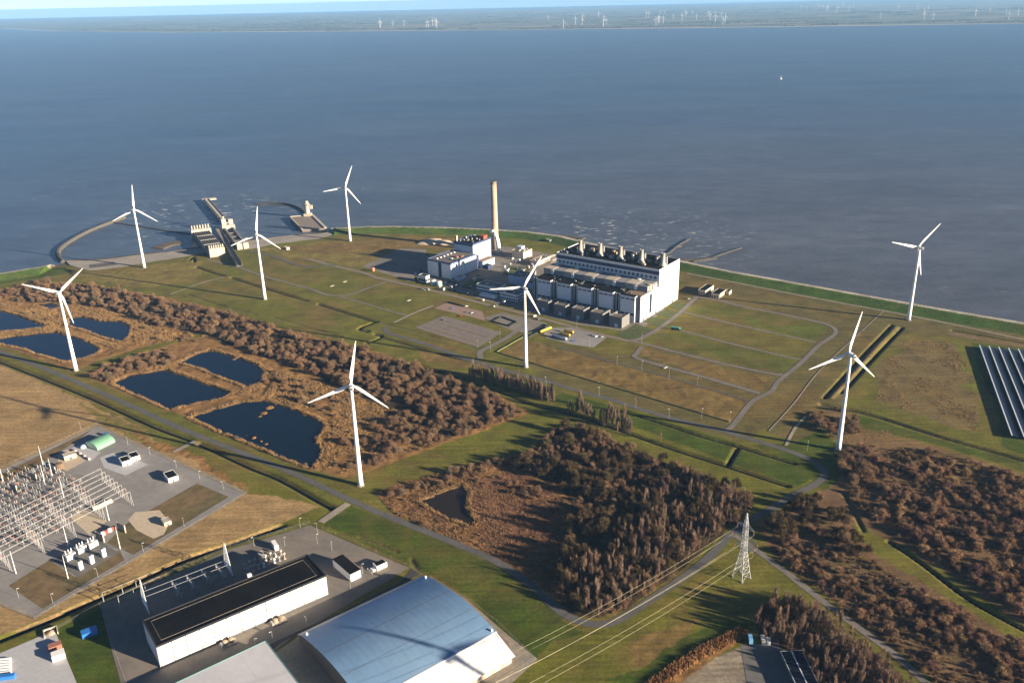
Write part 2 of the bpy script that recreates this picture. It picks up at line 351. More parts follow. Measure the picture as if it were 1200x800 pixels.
ZONES = [  # colour, edge wobble in metres, pixels
 (GRS, 6, [(80, 312), (240, 298), (420, 283), (560, 300), (620, 330), (560, 420), (480, 424), (330, 383), (180, 345), (80, 330)]),
 (DRY, 14, [(85, 316), (170, 311), (240, 305), (225, 330), (170, 336), (100, 330)]),
 (DRY, 20, [(300, 290), (400, 284), (480, 286), (500, 300), (430, 312), (340, 302)]),
 (BRN, 8, [(330, 290), (480, 277), (560, 281), (520, 290), (440, 295), (380, 298)]),
 (OLV, 8, [(805, 322), (1200, 392), (1200, 410), (1040, 390), (870, 520), (640, 445), (585, 414), (640, 400), (760, 420)]),
 (LUSH, 4, [(722, 392), (745, 380), (768, 388), (748, 398), (733, 398)]),
 (GRS, 6, [(770, 375), (820, 352), (900, 366), (968, 384), (930, 425), (860, 425), (790, 408)]),
 (BRN, 5, [(586, 413), (612, 397), (655, 408), (720, 426), (771, 439), (858, 465), (876, 474), (857, 494), (809, 480), (752, 463), (696, 446), (640, 430)]),
 ((.084, .100, .014), 3, [(822, 353), (874, 362), (949, 377), (972, 383), (955, 398), (892, 384), (846, 374), (806, 365)]),
 ((.122, .106, .022), 3, [(804, 369), (846, 379), (892, 389), (950, 402), (940, 418), (892, 408), (846, 397), (800, 385)]),
 ((.090, .099, .015), 3, [(797, 389), (846, 402), (892, 413), (934, 423), (920, 437), (860, 426), (782, 407), (772, 395)]),
 (BRN, 6, [(752, 408), (782, 414), (860, 433), (905, 443), (890, 458), (818, 437), (752, 417)]),
 (BRN, 8, [(462, 392), (440, 386), (560, 412), (556, 416), (520, 408)]),
 (BRN, 10, [(490, 407), (556, 424), (540, 430), (500, 424)]),
 (OLV, 10, [(890, 500), (960, 430), (1040, 385), (1050, 390), (990, 465), (930, 520)]),
 (GRS, 6, [(1035, 388), (1150, 400), (1180, 520), (1100, 506), (1000, 478)]),
 ((.14, .105, .042), 16, [(1060, 400), (1110, 400), (1135, 430), (1145, 470), (1150, 505), (1110, 500), (1060, 480), (1020, 470), (1030, 430)]),
 (LUSH, 5, [(1140, 402), (1260, 412), (1260, 560), (1178, 522)]),
 (LUSH, 3, [(985, 482), (1034, 494), (1100, 515), (1200, 540), (1200, 552), (1100, 522), (1010, 500), (988, 492)]),
 (GRS, 6, [(420, 575), (440, 550), (500, 528), (560, 508), (625, 485), (660, 484), (700, 500), (640, 505), (600, 530), (520, 552), (440, 580)]),
 (LUSH, 5, [(640, 468), (760, 505), (850, 540), (935, 570), (960, 556), (930, 540), (860, 518), (740, 482), (660, 460)]),
 (LUSH, 4, [(880, 520), (930, 520), (960, 500), (985, 530), (985, 560), (965, 575), (930, 545)]),
 (GRS, 6, [(600, 470), (660, 484), (740, 510), (930, 575), (880, 590), (780, 545), (660, 495)]),
 (LUSH, 3, [(375, 612), (412, 592), (480, 618), (590, 664), (640, 700), (655, 722), (690, 745), (620, 775), (560, 705), (500, 672), (460, 652)]),
 (GRS, 6, [(600, 800), (650, 750), (700, 738), (760, 708), (830, 660), (862, 632), (920, 676), (880, 720), (860, 745), (770, 800), (740, 840), (560, 840)]),
 (BRN, 10, [(735, 762), (790, 735), (830, 722), (810, 745), (770, 775), (735, 778)]),
 (LUSH, 8, [(700, 800), (760, 775), (830, 735), (870, 715), (870, 745), (770, 800)]),
 ((.30, .20, .092), 8, [(-300, 380), (0, 428), (97, 468), (205, 525), (287, 577), (380, 594), (330, 612), (150, 690), (0, 745), (-400, 900)]),
 (DRY, 10, [(120, 500), (90, 470), (200, 522), (230, 532), (200, 530)]),
 (REED, 10, [(150, 505), (205, 532), (300, 580), (275, 560), (210, 522)]),
 (GRS, 2, [(-10, 420), (97, 459), (179, 495), (240, 518), (300, 545), (400, 592), (330, 556), (211, 506), (65, 441)]),
 (GRS, 2, [(-10, 400), (0, 404), (60, 427), (125, 452), (225, 495), (330, 540), (420, 580), (450, 596), (420, 586), (338, 548), (211, 497), (65, 433), (0, 408)]),
 (LUSH, 3, [(-60, 331), (0, 323), (76, 312), (84, 318), (60, 324), (0, 333), (-60, 338)]),
 (REED, 5, W1),
 (WOODF, 12, [(0, 340), (60, 333), (110, 336), (260, 366), (330, 386), (440, 415), (540, 449), (615, 484), (555, 503), (500, 520), (440, 475), (360, 432), (280, 406), (180, 378), (120, 360), (30, 352)]),
 (GRS, 3, [(85, 437), (110, 424), (150, 412), (205, 397), (245, 388), (250, 391), (205, 402), (155, 416), (120, 432), (95, 440)]),
 (REED, 6, MARSH), ((.17, .085, .045), 12, [(545, 565), (600, 548), (650, 575), (665, 620), (650, 690), (590, 655), (560, 620)]),
 (WOODF, 4, W2),
 ((.14, .085, .045), 4, W3), ((.17, .105, .052), 14, [(985, 520), (1040, 505), (1090, 530), (1060, 560), (1000, 545)]), ((.12, .082, .042), 14, [(925, 620), (960, 600), (1000, 640), (1060, 690), (1130, 760), (1100, 780), (1040, 740), (960, 680)]),
 (GRS, 5, [(1000, 612), (1020, 622), (1060, 640), (1110, 670), (1150, 700), (1200, 730), (1320, 790), (1320, 800), (1200, 752), (1140, 718), (1080, 682), (1030, 648), (1003, 630)]),
 (WOODF, 4, W4), (REED, 3, [(768, 800), (812, 762), (866, 734), (878, 742), (830, 775), (800, 805)]),
 ((.24, .20, .15), 4, [(800, 800), (832, 775), (868, 755), (880, 800), (880, 830), (780, 830)]),
 (LUSH, 1, [(64, 738), (115, 706), (128, 712), (150, 830), (95, 830), (84, 790)]),
 (GRS, 1, [(-30, 765), (0, 752), (100, 711), (160, 686), (160, 690), (66, 737), (0, 763), (-30, 775)]),
]

SHEETS = [
 ("car_park", 'gravel', .10, [(486, 383.5), (520.5, 370), (588, 389.5), (561, 407)]),
 ("car_park", 'lot', .10, [(508.5, 361), (523.5, 355), (565.5, 365), (568.5, 376), (552, 371), (529.5, 366)]),
 ("forecourt", 'yardb', .11, [(566, 372), (590, 366), (640, 378), (650, 385), (622, 392), (596, 386)]),
 ("tanker_yard", 'yard', .12, [(637, 390), (645, 384), (672, 384), (711, 395), (696, 407), (672, 404), (640, 396)]),
 ("plant_yard", 'yardb', .08, [(480, 322), (500, 300), (560, 285), (600, 290), (660, 300), (790, 352), (748, 390), (680, 381), (560, 350)]),
 ("plant_lawn", 'turfg', .13, [(596, 311), (622, 315), (612, 326), (588, 322)]),
 ("plant_lawn", 'turfg', .13, [(540, 336), (556, 325), (592, 332), (572, 345)]),
 ("plant_lawn", 'turfg', .14, [(722, 392), (745, 379.5), (768, 387), (748, 397.5), (733, 397)]),
 ("plant_lawn", 'turfg', .14, [(754, 377), (764, 371), (783, 375), (772, 383)]),
 ("plant_lawn", 'turfg', .14, [(768, 369), (780, 362), (797, 366), (787, 373)]),
 ("plant_lawn", 'turfg', .14, [(784, 360), (793, 354), (808, 357), (800, 364)]),
 ("paved_court", 'yardb', .09, [(425, 312), (470, 291), (500, 292), (495, 320), (480, 330)]),
 ("intake_apron", 'apron', .45, [(82, 311), (77, 305.5), (105, 305.5), (125, 304), (162, 299), (200, 295), (240, 290), (242, 296), (220, 300.5), (172, 308), (137, 314), (105, 317.5)]),
 ("intake_apron", 'apron', .45, [(286, 283), (340, 275.8), (375, 274), (392, 270.5), (390, 275.5), (375, 280), (320, 286.5), (292, 292.5)]),
 ("dark_patch", 'darkroad', .52, [(104, 310.5), (133, 307), (138, 310.5), (105, 314.5)]),  # plain dark patch laid on the apron
 ("substation_yard", 'yard', .06, [(114, 499), (287.5, 577.5), (41, 722.5), (-260, 610), (-70, 586)]),
 ("substation_turf", 'turfb', .10, [(95, 513), (52, 541), (10, 562), (-60, 600), (-60, 575), (0, 556), (108, 503)]),
 ("substation_turf", 'turfb', .10, [(231, 566), (268, 582), (156, 650), (140, 642), (125, 636), (150, 612)]),
 ("substation_turf", 'turfb', .10, [(58, 656), (88, 676), (140, 644), (146, 656), (50, 713), (10, 686)]),
 ("sand_patch", 'sand', .14, [(150, 609), (158, 600), (187, 597.5), (199, 612), (192, 626), (180, 631), (160, 621)]),
 ("concrete_pad", 'slab', .12, [(83, 525), (92, 521), (118, 530), (106, 541)]),
 ("concrete_pad", 'slab', .12, [(117, 536), (133, 530), (174, 544), (147, 557), (122, 548)]),
 ("concrete_pad", 'sand', .12, [(70, 530), (82, 525), (100, 540), (78, 552), (66, 545)]),
 ("concrete_pad", 'sand', .12, [(82, 606), (100, 597), (126, 610), (105, 627)]),
 ("transformer_bay", 'yardd', .12, [(62, 657), (110, 631), (140, 647), (91, 676)]),
 ("converter_yard", 'yardb', .07, [(118, 708), (170, 688), (270, 643), (363, 615), (480, 665), (420, 700), (340, 748), (300, 780), (250, 810), (150, 830), (125, 740)]),
 ("shadow_toned_service_road", 'black', .11, [(232, 800), (310, 757), (400, 716), (470, 682), (482, 666), (492, 672), (440, 700), (330, 752), (300, 778), (262, 806)]),
 ("logistics_yard", 'slab', .09, [(-70, 800), (0, 765), (64, 738), (90, 800), (100, 840), (-120, 850)]),
 ("warehouse_yard", 'palepath', .09, [(585, 735), (630, 772), (600, 800), (560, 815), (520, 830), (420, 860), (300, 860), (230, 810), (300, 780), (350, 745), (497, 676), (505, 676), (545, 700)]),
 ("brick_strip", 'lot', .13, [(582, 740), (596, 752), (599, 766), (588, 782), (545, 806), (520, 820), (515, 812), (560, 786)]),
 ("scrap_yard", 'yardd', .09, [(868, 756), (912, 752), (930, 800), (938, 830), (880, 830)]),
]

# ------------------------------------------------------------------ ground: one sheet, fine near the plant, coarse towards the horizon
def axis(lo, hi, step0, step1, out):
    a = [lo]
    while a[-1] < hi:
        t = (a[-1] - lo) / (hi - lo); a.append(a[-1] + step0 + (step1 - step0) * t)
    b = []; s = step0; p = lo
    while p > out[0]:
        s *= 1.5; p -= s; b.append(p)
    s = step1; p = a[-1]; c = []
    while p < out[1]:
        s *= 1.5; p += s; c.append(p)
    return np.array(b[::-1] + a + c)
gx = axis(-930, 780, 1.75, 1.75, (-5600, 5600))
gy = axis(400, 1800, 1.35, 3.6, (-2500, 2100))
GX, GY = np.meshgrid(gx, gy)
px = GX.ravel(); py = GY.ravel()
wild = np.zeros(px.shape)
col = np.tile(np.array(GRS), (len(px), 1))
wob = (fbm(px, py, 26, 3) - 0.5); wob2 = (fbm(px, py, 26, 13) - 0.5)
for c3, w, poly in ZONES:
    m = inside(px + wob * 2 * w, py + wob2 * 2 * w, GP(poly))
    col[m] = c3
    wild[m] = 1.0 if c3 in (REED, WOODF) else (0.55 if c3 in (BRN, DRY) else 0.15)
land = inside(px, py, LAND)
dc = dist_line(px, py, COAST, 70.0)
sd = np.where(land, dc, -dc)
# along-coast switch: 1 where there is a dike, 0 along the intake apron
xs = px
ia = (px > G(78, 303)[0]) & (px < G(385, 270)[0]) & (py > 1150)
ia = ia.astype(float)
z = np.zeros(len(px))
dike = np.interp(sd, [-70, -10, 0, 12, 22, 46, 70], [-8, -3.5, -1.2, 5.6, 6.0, 0.2, 0])
apron = np.interp(sd, [-70, -10, 0, 40, 70], [-8, -3, -1.2, 0, 0])
z = np.where(ia > 0, apron, dike)
def setc(m, c): col[m] = c
mD = (ia == 0)
setc((sd < 7) & mD, (.13, .12, .11)); setc((sd >= 7) & (sd < 21.5) & mD, (.36, .33, .27)); setc((sd >= 21.5) & (sd < 48) & mD & (dc < 69), (.052, .098, .016))
mA = (ia > 0)
setc((sd < 12) & mA, MUD); wild[(sd < 44) & (dc < 69)] = 0.1
# ditches
for hw, dp, line in DITCHES:
    d = dist_line(px, py, smooth(GP(line), 3), 12.0)
    cut = np.interp(d, [0, hw * 0.45, hw * 1.35, 12], [-dp, -dp, 0, 0])
    z = np.where((d < hw * 1.35) & (z > -1.1), np.minimum(z, cut), z)
    e = (d < hw * 0.75); col[e] = np.array(MUD) * 0.9 + np.array(LUSH) * 0.3
    e = (d >= hw * 1.2) & (d < hw * 2.0); col[e] = col[e] * 0.5 + np.array(GRS) * 0.5
# earth bank between the two ditches at the eastern turbine
d = dist_line(px, py, GP([(1050, 383), (1020, 415), (991, 448), (974, 466)]), 10.0)
z += np.interp(d, [0, 1.2, 3.2], [1.2, 1.0, 0]); col[d < 1.6] = (.10, .066, .046)
d = dist_line(px, py, GP([(1112, 390), (1150, 397), (1200, 406), (1260, 419)]), 10.0)
col[d < 4.0] = (.17, .11, .07)
# ponds
pondmask = np.zeros(len(px), bool)
for poly in POND_W:
    fx_ = wob * 3 + (fbm(px, py, 8, 51, 2) - .5) * 7; fy_ = wob2 * 3 + (fbm(px, py, 8, 57, 2) - .5) * 7
    m = inside(px + fx_, py + fy_, poly)
    d = dist_line(px + fx_, py + fy_, poly + [poly[0]], 14.0)
    z = np.where(m, np.minimum(z, np.interp(d, [0, 3, 14], [-0.7, -2.6, -3.2])), np.where(d < 3, np.minimum(z, np.interp(d, [0, 3], [-0.7, 0.0])), z))
    pondmask |= m
    rim = (~m) & (d < 0.5 + 8 * fbm(px, py, 18, 63, 2)); col[rim] = np.array(REED) * 0.92; wild[rim] = 1.0; rim = (~m) & (d < 1.3); col[rim] = MUD
for (ix, iy, ir) in ((316, 476.5, 7), (309, 483, 6), (304, 487, 4), (297, 512, 3.5), (306, 516, 3), (312, 519, 3.5), (289, 509, 2.5), (284, 513, 2.5), (274, 420, 5), (371, 518, 4), (61, 420, 3), (70, 423, 3)):
    x_, y_ = G(ix, iy); d = np.hypot(px - x_, py - y_) + wob * 3; z = np.where(d < ir, np.maximum(z, np.interp(d, [0, ir * .6, ir], [-.3, -.6, -2.5])), z); col[d < ir * .8] = REED
# rough relief in wild land
z += np.where(z > -0.6, wild * (fbm(px, py, 7, 21) - 0.5) * 1.7, 0)
# level ground under paved sheets and roads
for nm, mk, lift, poly in SHEETS:
    if nm in ('intake_apron', 'dark_patch'):
        z[inside(px, py, GP(poly))] = 0.0; continue
    m = inside(px, py, GP(poly)); z[m] = 0.0
    d = dist_line(px, py, GP(poly + [poly[0]]), 5.0); z = np.where((d < 5) & ~m, z * d / 5.0, z)
road_d = np.full(len(px), 99.0)
for nm, (w, mk, line) in ROADS.items():
    d = dist_line(px, py, smooth(GP(line), 4), 14.0)
    fl = np.interp(d, [0, w / 2 + 1.2, w / 2 + 3.5], [1, 1, 0])
    if nm != "crest_path": z = np.where((fl > 0), z * (1 - fl), z)
    road_d = np.minimum(road_d, np.where(d < 14, d - w / 2, 99))
# coarse colour drift of the turf itself
drift = fbm(px, py, 90, 31)[:, None]; fine = fbm(px, py, 14, 41)[:, None]
turf = (wild < 0.3)[:, None]
tanmix = np.clip((drift * 0.6 + fine * 0.4 - 0.46) * 3.2, 0, 0.75) * (1 - .8 * np.clip((col[:, 1:2] / col[:, 0:1] - 1.25) / .4, 0, 1))
col = np.where(turf & (col[:, 1:2] < 0.2), col * (1 - tanmix) + np.array(BRN) * tanmix * 0.95, col)
ZGRID = z.reshape(GX.shape)
def Z(x, y):
    """height of the ground at (x, y)"""
    i = min(max(int(np.searchsorted(gx, x)) - 1, 0), len(gx) - 2); j = min(max(int(np.searchsorted(gy, y)) - 1, 0), len(gy) - 2)
    tx = (x - gx[i]) / (gx[i + 1] - gx[i]); ty = (y - gy[j]) / (gy[j + 1] - gy[j])
    q = ZGRID
    return float((q[j, i] * (1 - tx) + q[j, i + 1] * tx) * (1 - ty) + (q[j + 1, i] * (1 - tx) + q[j + 1, i + 1] * tx) * ty)

nx, ny = len(gx), len(gy)
me = bpy.data.meshes.new("ground")
me.vertices.add(nx * ny)
me.vertices.foreach_set("co", np.stack([px, py, z], 1).ravel())
ii = (np.arange(ny - 1)[:, None] * nx + np.arange(nx - 1)[None, :]).ravel()
quad = np.stack([ii, ii + 1, ii + nx + 1, ii + nx], 1)
me.loops.add(quad.size); me.loops.foreach_set("vertex_index", quad.ravel())
me.polygons.add(len(quad)); me.polygons.foreach_set("loop_start", np.arange(len(quad)) * 4)
try: me.polygons.foreach_set("loop_total", np.full(len(quad), 4))
except Exception: pass
me.polygons.foreach_set("use_smooth", np.ones(len(quad), bool))
me.update(); me.validate()
at = me.color_attributes.new("soil", 'FLOAT_COLOR', 'POINT')
at.data.foreach_set("color", np.concatenate([col, wild[:, None]], 1).astype(np.float32).ravel())
gm = bpy.data.materials.new("turf_and_soil"); gm.use_nodes = True
nt = gm.node_tree; N = nt.nodes; L = nt.links; b = N["Principled BSDF"]
va = N.new("ShaderNodeVertexColor"); va.layer_name = "soil"
geo = N.new("ShaderNodeNewGeometry")
def noise(scale, det=5, rough=0.6):
    n = N.new("ShaderNodeTexNoise"); n.inputs["Scale"].default_value = scale; n.inputs["Detail"].default_value = det; n.inputs["Roughness"].default_value = rough
    L.new(geo.outputs["Position"], n.inputs["Vector"]); return n.outputs[0]
def rng(x, a, b_, c, d):
    m = N.new("ShaderNodeMapRange"); m.inputs[1].default_value = a; m.inputs[2].default_value = b_; m.inputs[3].default_value = c; m.inputs[4].default_value = d
    L.new(x, m.inputs[0]); return m.outputs[0]
def mul(a, b_):
    m = N.new("ShaderNodeMath"); m.operation = 'MULTIPLY'; L.new(a, m.inputs[0]); L.new(b_, m.inputs[1]); return m.outputs[0]
sm = N.new("ShaderNodeMapping"); sm.inputs["Rotation"].default_value = (0, 0, R(28)); sm.inputs["Scale"].default_value = (.012, .30, 1)
L.new(geo.outputs["Position"], sm.inputs[0]); sn = N.new("ShaderNodeTexNoise"); sn.inputs["Scale"].default_value = 1.0; sn.inputs["Detail"].default_value = 3; L.new(sm.outputs[0], sn.inputs["Vector"])
f1 = mul(rng(noise(0.035, 6), 0.3, 0.7, 0.70, 1.30), rng(sn.outputs[0], 0.3, 0.7, 0.80, 1.20))
f2 = rng(noise(0.35, 5, 0.75), 0.3, 0.7, 0.62, 1.38)
sv = N.new("ShaderNodeVectorMath"); sv.operation = 'SCALE'
L.new(va.outputs[0], sv.inputs[0]); L.new(mul(f1, f2), sv.inputs[3])
# straw-coloured dead grass caught in patches
mc = N.new("ShaderNodeMix"); mc.data_type = 'RGBA'; mc.inputs[7].default_value = (.16, .112, .034, 1)
L.new(mul(rng(noise(0.06, 8, 0.7), 0.5, 0.72, 0.0, 0.42), rng(va.outputs[1], 0, 1, 1.0, 0.4)), mc.inputs[0]); L.new(sv.outputs[0], mc.inputs[6])
L.new(mc.outputs[2], b.inputs["Base Color"])
b.inputs["Roughness"].default_value = 0.95; b.inputs["Specular IOR Level"].default_value = 0.15
bp = N.new("ShaderNodeBump"); bp.inputs["Distance"].default_value = 0.5
L.new(rng(va.outputs[1], 0, 1, 0.15, 0.8), bp.inputs["Strength"]); L.new(noise(0.7, 6, 0.7), bp.inputs["Height"]); L.new(bp.outputs[0], b.inputs["Normal"])
me.materials.append(gm)
ground = bpy.data.objects.new("ground", me); C.objects.link(ground); tag(ground, kind="structure")

# ------------------------------------------------------------------ paved surfaces
PAV = {
 'asphalt': M("asphalt", (.085, .083, .082), 0.85, var=0.15, scale=0.3, col2=(.105, .10, .098)),
 'greyroad': M("grey_asphalt", (.17, .15, .135), 0.9, var=0.2, scale=0.3, col2=(.14, .125, .11)),
 'pinkroad': M("clinker_paving", (.21, .16, .13), 0.9, var=0.2, scale=0.3, col2=(.17, .145, .125)),
 'darkroad': M("old_asphalt", (.095, .085, .08), 0.9, var=0.2, scale=0.3),
 'palepath': M("pale_paving", (.30, .26, .20), 0.9, var=0.2, scale=0.3, col2=(.24, .21, .17)),
 'yard': M("yard_paving", (.25, .235, .225), 0.9, var=0.12, scale=0.15, col2=(.21, .20, .19)),
 'yardb': M("yard_paving_brown", (.20, .17, .14), 0.9, var=0.15, scale=0.15, col2=(.15, .135, .12)),
 'black': M("shadow_toned_asphalt", (.045, .045, .05), 0.9, var=0.2, scale=0.2),  # near-black so the arched warehouse's cast shadow is in the colour
 'yardd': M("yard_paving_dark", (.13, .125, .12), 0.9, var=0.15, scale=0.15),
 'slab': M("concrete_slab", (.40, .40, .42), 0.85, var=0.1, scale=0.3),
 'sand': M("sand", SANDC, 0.95, var=0.15, scale=0.3),
 'gravel': M("gravel", (.19, .155, .13), 0.95, var=0.25, scale=0.8, col2=(.155, .13, .115)),
 'lot': M("brick_lot", (.25, .17, .135), 0.95, var=0.2, scale=0.5),
 'turfb': M("dry_turf", (.15, .10, .045), 0.95, var=0.35, scale=0.12, col2=(.11, .088, .034), bump=0.5),
 'turfg': M("green_turf", (.06, .075, .018), 0.95, var=0.3, scale=0.15, bump=0.5),
 'apron': M("stone_apron", (.30, .27, .23), 0.9, var=0.15, scale=0.2, col2=(.25, .22, .19)),
}
LEV = [0.0]
def ribbon(name, line, w, mat, lift, parent=None, follow=True):
    pts = [np.array(p) for p in line]; out = [pts[0]]
    for a, b_ in zip(pts[:-1], pts[1:]):
        n = max(1, int(np.hypot(*(b_ - a)) / 6)); out += [a + (b_ - a) * k / n for k in range(1, n + 1)]
    vs = []; fs = []
    for i, p in enumerate(out):
        t = out[min(i + 1, len(out) - 1)] - out[max(i - 1, 0)]; t = t / (np.hypot(*t) + 1e-9); n = np.array([-t[1], t[0]])
        for s_ in (-0.5, 0.5):
            q = p + n * w * s_
            vs.append((q[0], q[1], (max(Z(q[0], q[1]), Z(p[0], p[1])) if follow else 0) + lift))
        if i: fs.append((2 * i - 2, 2 * i, 2 * i + 1, 2 * i - 1))
    mb = MB().add(vs, fs)
    return mb.build(name, mat, parent)
for k, (nm, (w, mk, line)) in enumerate(ROADS.items()):
    o = ribbon(nm.split('.')[0], smooth(GP(line), 6), w, PAV[mk], 0.16 + 0.012 * k)
    tag(o, kind="structure")
def sheet(name, poly, mat, lift, kind="structure"):
    a = sum(poly[i][0] * poly[(i + 1) % len(poly)][1] - poly[(i + 1) % len(poly)][0] * poly[i][1] for i in range(len(poly)))
    if a < 0: poly = poly[::-1]
    me = bpy.data.meshes.new(name); me.from_pydata([(p[0], p[1], lift) for p in poly], [], [tuple(range(len(poly)))]); me.materials.append(mat)
    o = bpy.data.objects.new(name, me); C.objects.link(o); tag(o, kind=kind); return o
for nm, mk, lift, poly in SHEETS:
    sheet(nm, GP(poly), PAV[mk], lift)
for pr in ([(114, 499), (287.5, 577.5), (41, 722.5)], [(114, 499), (0, 552), (-60, 580)], [(41, 722.5), (-60, 683)]):
    o = ribbon("perimeter_path", GP(pr), 3.2, PAV['palepath'], 0.17 + 0.02 * len(LEV)); tag(o, kind="structure"); LEV.append(0)
# ------------------------------------------------------------------ water
def water_mat(name, base, rough, bump_scale, bump_strength, foam=False, band=False):
    m = bpy.data.materials.new(name); m.use_nodes = True
    nt = m.node_tree; N = nt.nodes; L = nt.links; b = N["Principled BSDF"]
    geo = N.new("ShaderNodeNewGeometry")
    def noise(scale, det=4, rough_=0.6, stretch=None):
        n = N.new("ShaderNodeTexNoise"); n.inputs["Scale"].default_value = scale; n.inputs["Detail"].default_value = det; n.inputs["Roughness"].default_value = rough_
        if stretch:
            mp = N.new("ShaderNodeMapping"); mp.inputs["Rotation"].default_value = (0, 0, R(stretch[0])); mp.inputs["Scale"].default_value = (stretch[1], stretch[2], 1)
            L.new(geo.outputs["Position"], mp.inputs[0]); L.new(mp.outputs[0], n.inputs["Vector"])
        else: L.new(geo.outputs["Position"], n.inputs["Vector"])
        return n.outputs[0]
    def rng(x, a, b_, c, d):
        q = N.new("ShaderNodeMapRange"); q.inputs[1].default_value = a; q.inputs[2].default_value = b_; q.inputs[3].default_value = c; q.inputs[4].default_value = d
        L.new(x, q.inputs[0]); return q.outputs[0]
    b.inputs["IOR"].default_value = 1.33
    b.inputs["Roughness"].default_value = rough
    bp = N.new("ShaderNodeBump"); bp.inputs["Strength"].default_value = bump_strength; bp.inputs["Distance"].default_value = 0.6
    L.new(noise(bump_scale, 6, 0.65, (20, 1.0, 0.55) if foam else None), bp.inputs["Height"]); L.new(bp.outputs[0], b.inputs["Normal"])
    if foam:
        # silt plumes and calm streaks
        mx = N.new("ShaderNodeMix"); mx.data_type = 'RGBA'; mx.inputs[6].default_value = (*base, 1); mx.inputs[7].default_value = (base[0] * 0.72, base[1] * 0.85, base[2] * 1.0, 1)
        L.new(rng(noise(0.0022, 4, 0.6, (8, 0.35, 1.0)), 0.4, 0.65, 0, 1), mx.inputs[0])
        ds = N.new("ShaderNodeVectorMath"); ds.operation = 'DISTANCE'; L.new(geo.outputs["Position"], ds.inputs[0]); ds.inputs[1].default_value = (900, 1100, -1.2)
        sl = N.new("ShaderNodeMix"); sl.data_type = 'RGBA'; sl.inputs[7].default_value = (.092, .098, .112, 1); L.new(rng(ds.outputs["Value"], 600, 2600, 0.9, 0.0), sl.inputs[0]); L.new(mx.outputs[2], sl.inputs[6]); mx = sl
        # white caps
        fm = N.new("ShaderNodeMath"); fm.operation = 'MULTIPLY'
        L.new(rng(noise(0.085, 3, 0.6, (25, 0.5, 1.0)), 0.59, 0.70, 0, 1), fm.inputs[0])
        dv = N.new("ShaderNodeVectorMath"); dv.operation = 'DISTANCE'; L.new(geo.outputs["Position"], dv.inputs[0]); dv.inputs[1].default_value = (*SURF, -1.2)
        ad = N.new("ShaderNodeMath"); ad.operation = 'ADD'; ad.use_clamp = True; L.new(rng(noise(0.004, 3), 0.56, 0.72, 0.0, 0.3), ad.inputs[0]); dv2 = N.new("ShaderNodeVectorMath"); dv2.operation = 'DISTANCE'; L.new(geo.outputs["Position"], dv2.inputs[0]); dv2.inputs[1].default_value = (*SURF2, -1.2)
        mxm = N.new("ShaderNodeMath"); mxm.operation = 'MAXIMUM'; L.new(rng(dv.outputs["Value"], 40, 300, 0.95, 0.0), mxm.inputs[0]); L.new(rng(dv2.outputs["Value"], 50, 260, 1.0, 0.0), mxm.inputs[1]); L.new(mxm.outputs[0], ad.inputs[1]); L.new(ad.outputs[0], fm.inputs[1])
        m2 = N.new("ShaderNodeMix"); m2.data_type = 'RGBA'; m2.inputs[7].default_value = (.62, .62, .6, 1)
        vm_ = N.new("ShaderNodeMath"); vm_.operation = 'MULTIPLY'; vs_ = N.new("ShaderNodeVectorMath"); vs_.operation = 'SCALE'; L.new(mx.outputs[2], vs_.inputs[0]); L.new(rng(noise(0.03, 6, 0.7, (25, 0.45, 1.0)), 0.3, 0.7, 0.74, 1.26), vm_.inputs[0]); L.new(rng(noise(0.0045, 5, 0.65, (12, 0.4, 1.0)), 0.3, 0.7, 0.80, 1.18), vm_.inputs[1]); L.new(vm_.outputs[0], vs_.inputs[3])
        L.new(fm.outputs[0], m2.inputs[0]); L.new(vs_.outputs[0], m2.inputs[6]); L.new(m2.outputs[2], b.inputs["Base Color"])
    else:
        b.inputs["Base Color"].default_value = (*base, 1)
    return m
SURF2 = G(245, 247, -1.2)
SURF = G(730, 278, -1.2)      # breaking water off the outfall
SEA = water_mat("sea_water", (.060, .094, .134), 0.36, 0.16, 0.7, foam=True)
POND = water_mat("pond_water", (.003, .010, .022), 0.06, 0.8, 0.04)
BROWNW = water_mat("peat_water", (.022, .015, .009), 0.08, 0.8, 0.03)
DITCHW = water_mat("ditch_water", (.006, .008, .009), 0.35, 0.8, 0.2); DITCHW.node_tree.nodes["Principled BSDF"].inputs["IOR"].default_value = 1.04
sea = sheet("sea", [(x, y - 5) for x, y in COAST] + [(6000, -250), (60000, -2000), (60000, 45000), (-60000, 45000), (-60000, 690), (-6000, 690)], SEA, -1.2)
for i, poly in enumerate(POND_W):
    cx = sum(p[0] for p in poly) / len(poly); cy = sum(p[1] for p in poly) / len(poly)
    big = [(cx + (p[0] - cx) * 1.08 + (3 if p[0] > cx else -3), cy + (p[1] - cy) * 1.08 + (3 if p[1] > cy else -3)) for p in poly]
    sheet("pond", big, BROWNW if i == 6 else POND, -0.85)
for hw, dp, line in DITCHES:
    if dp < 1.5: continue
    o = ribbon("ditch_water", smooth(GP(line), 3), hw * 1.3, DITCHW, -dp + 0.45, follow=False); tag(o, kind="structure")

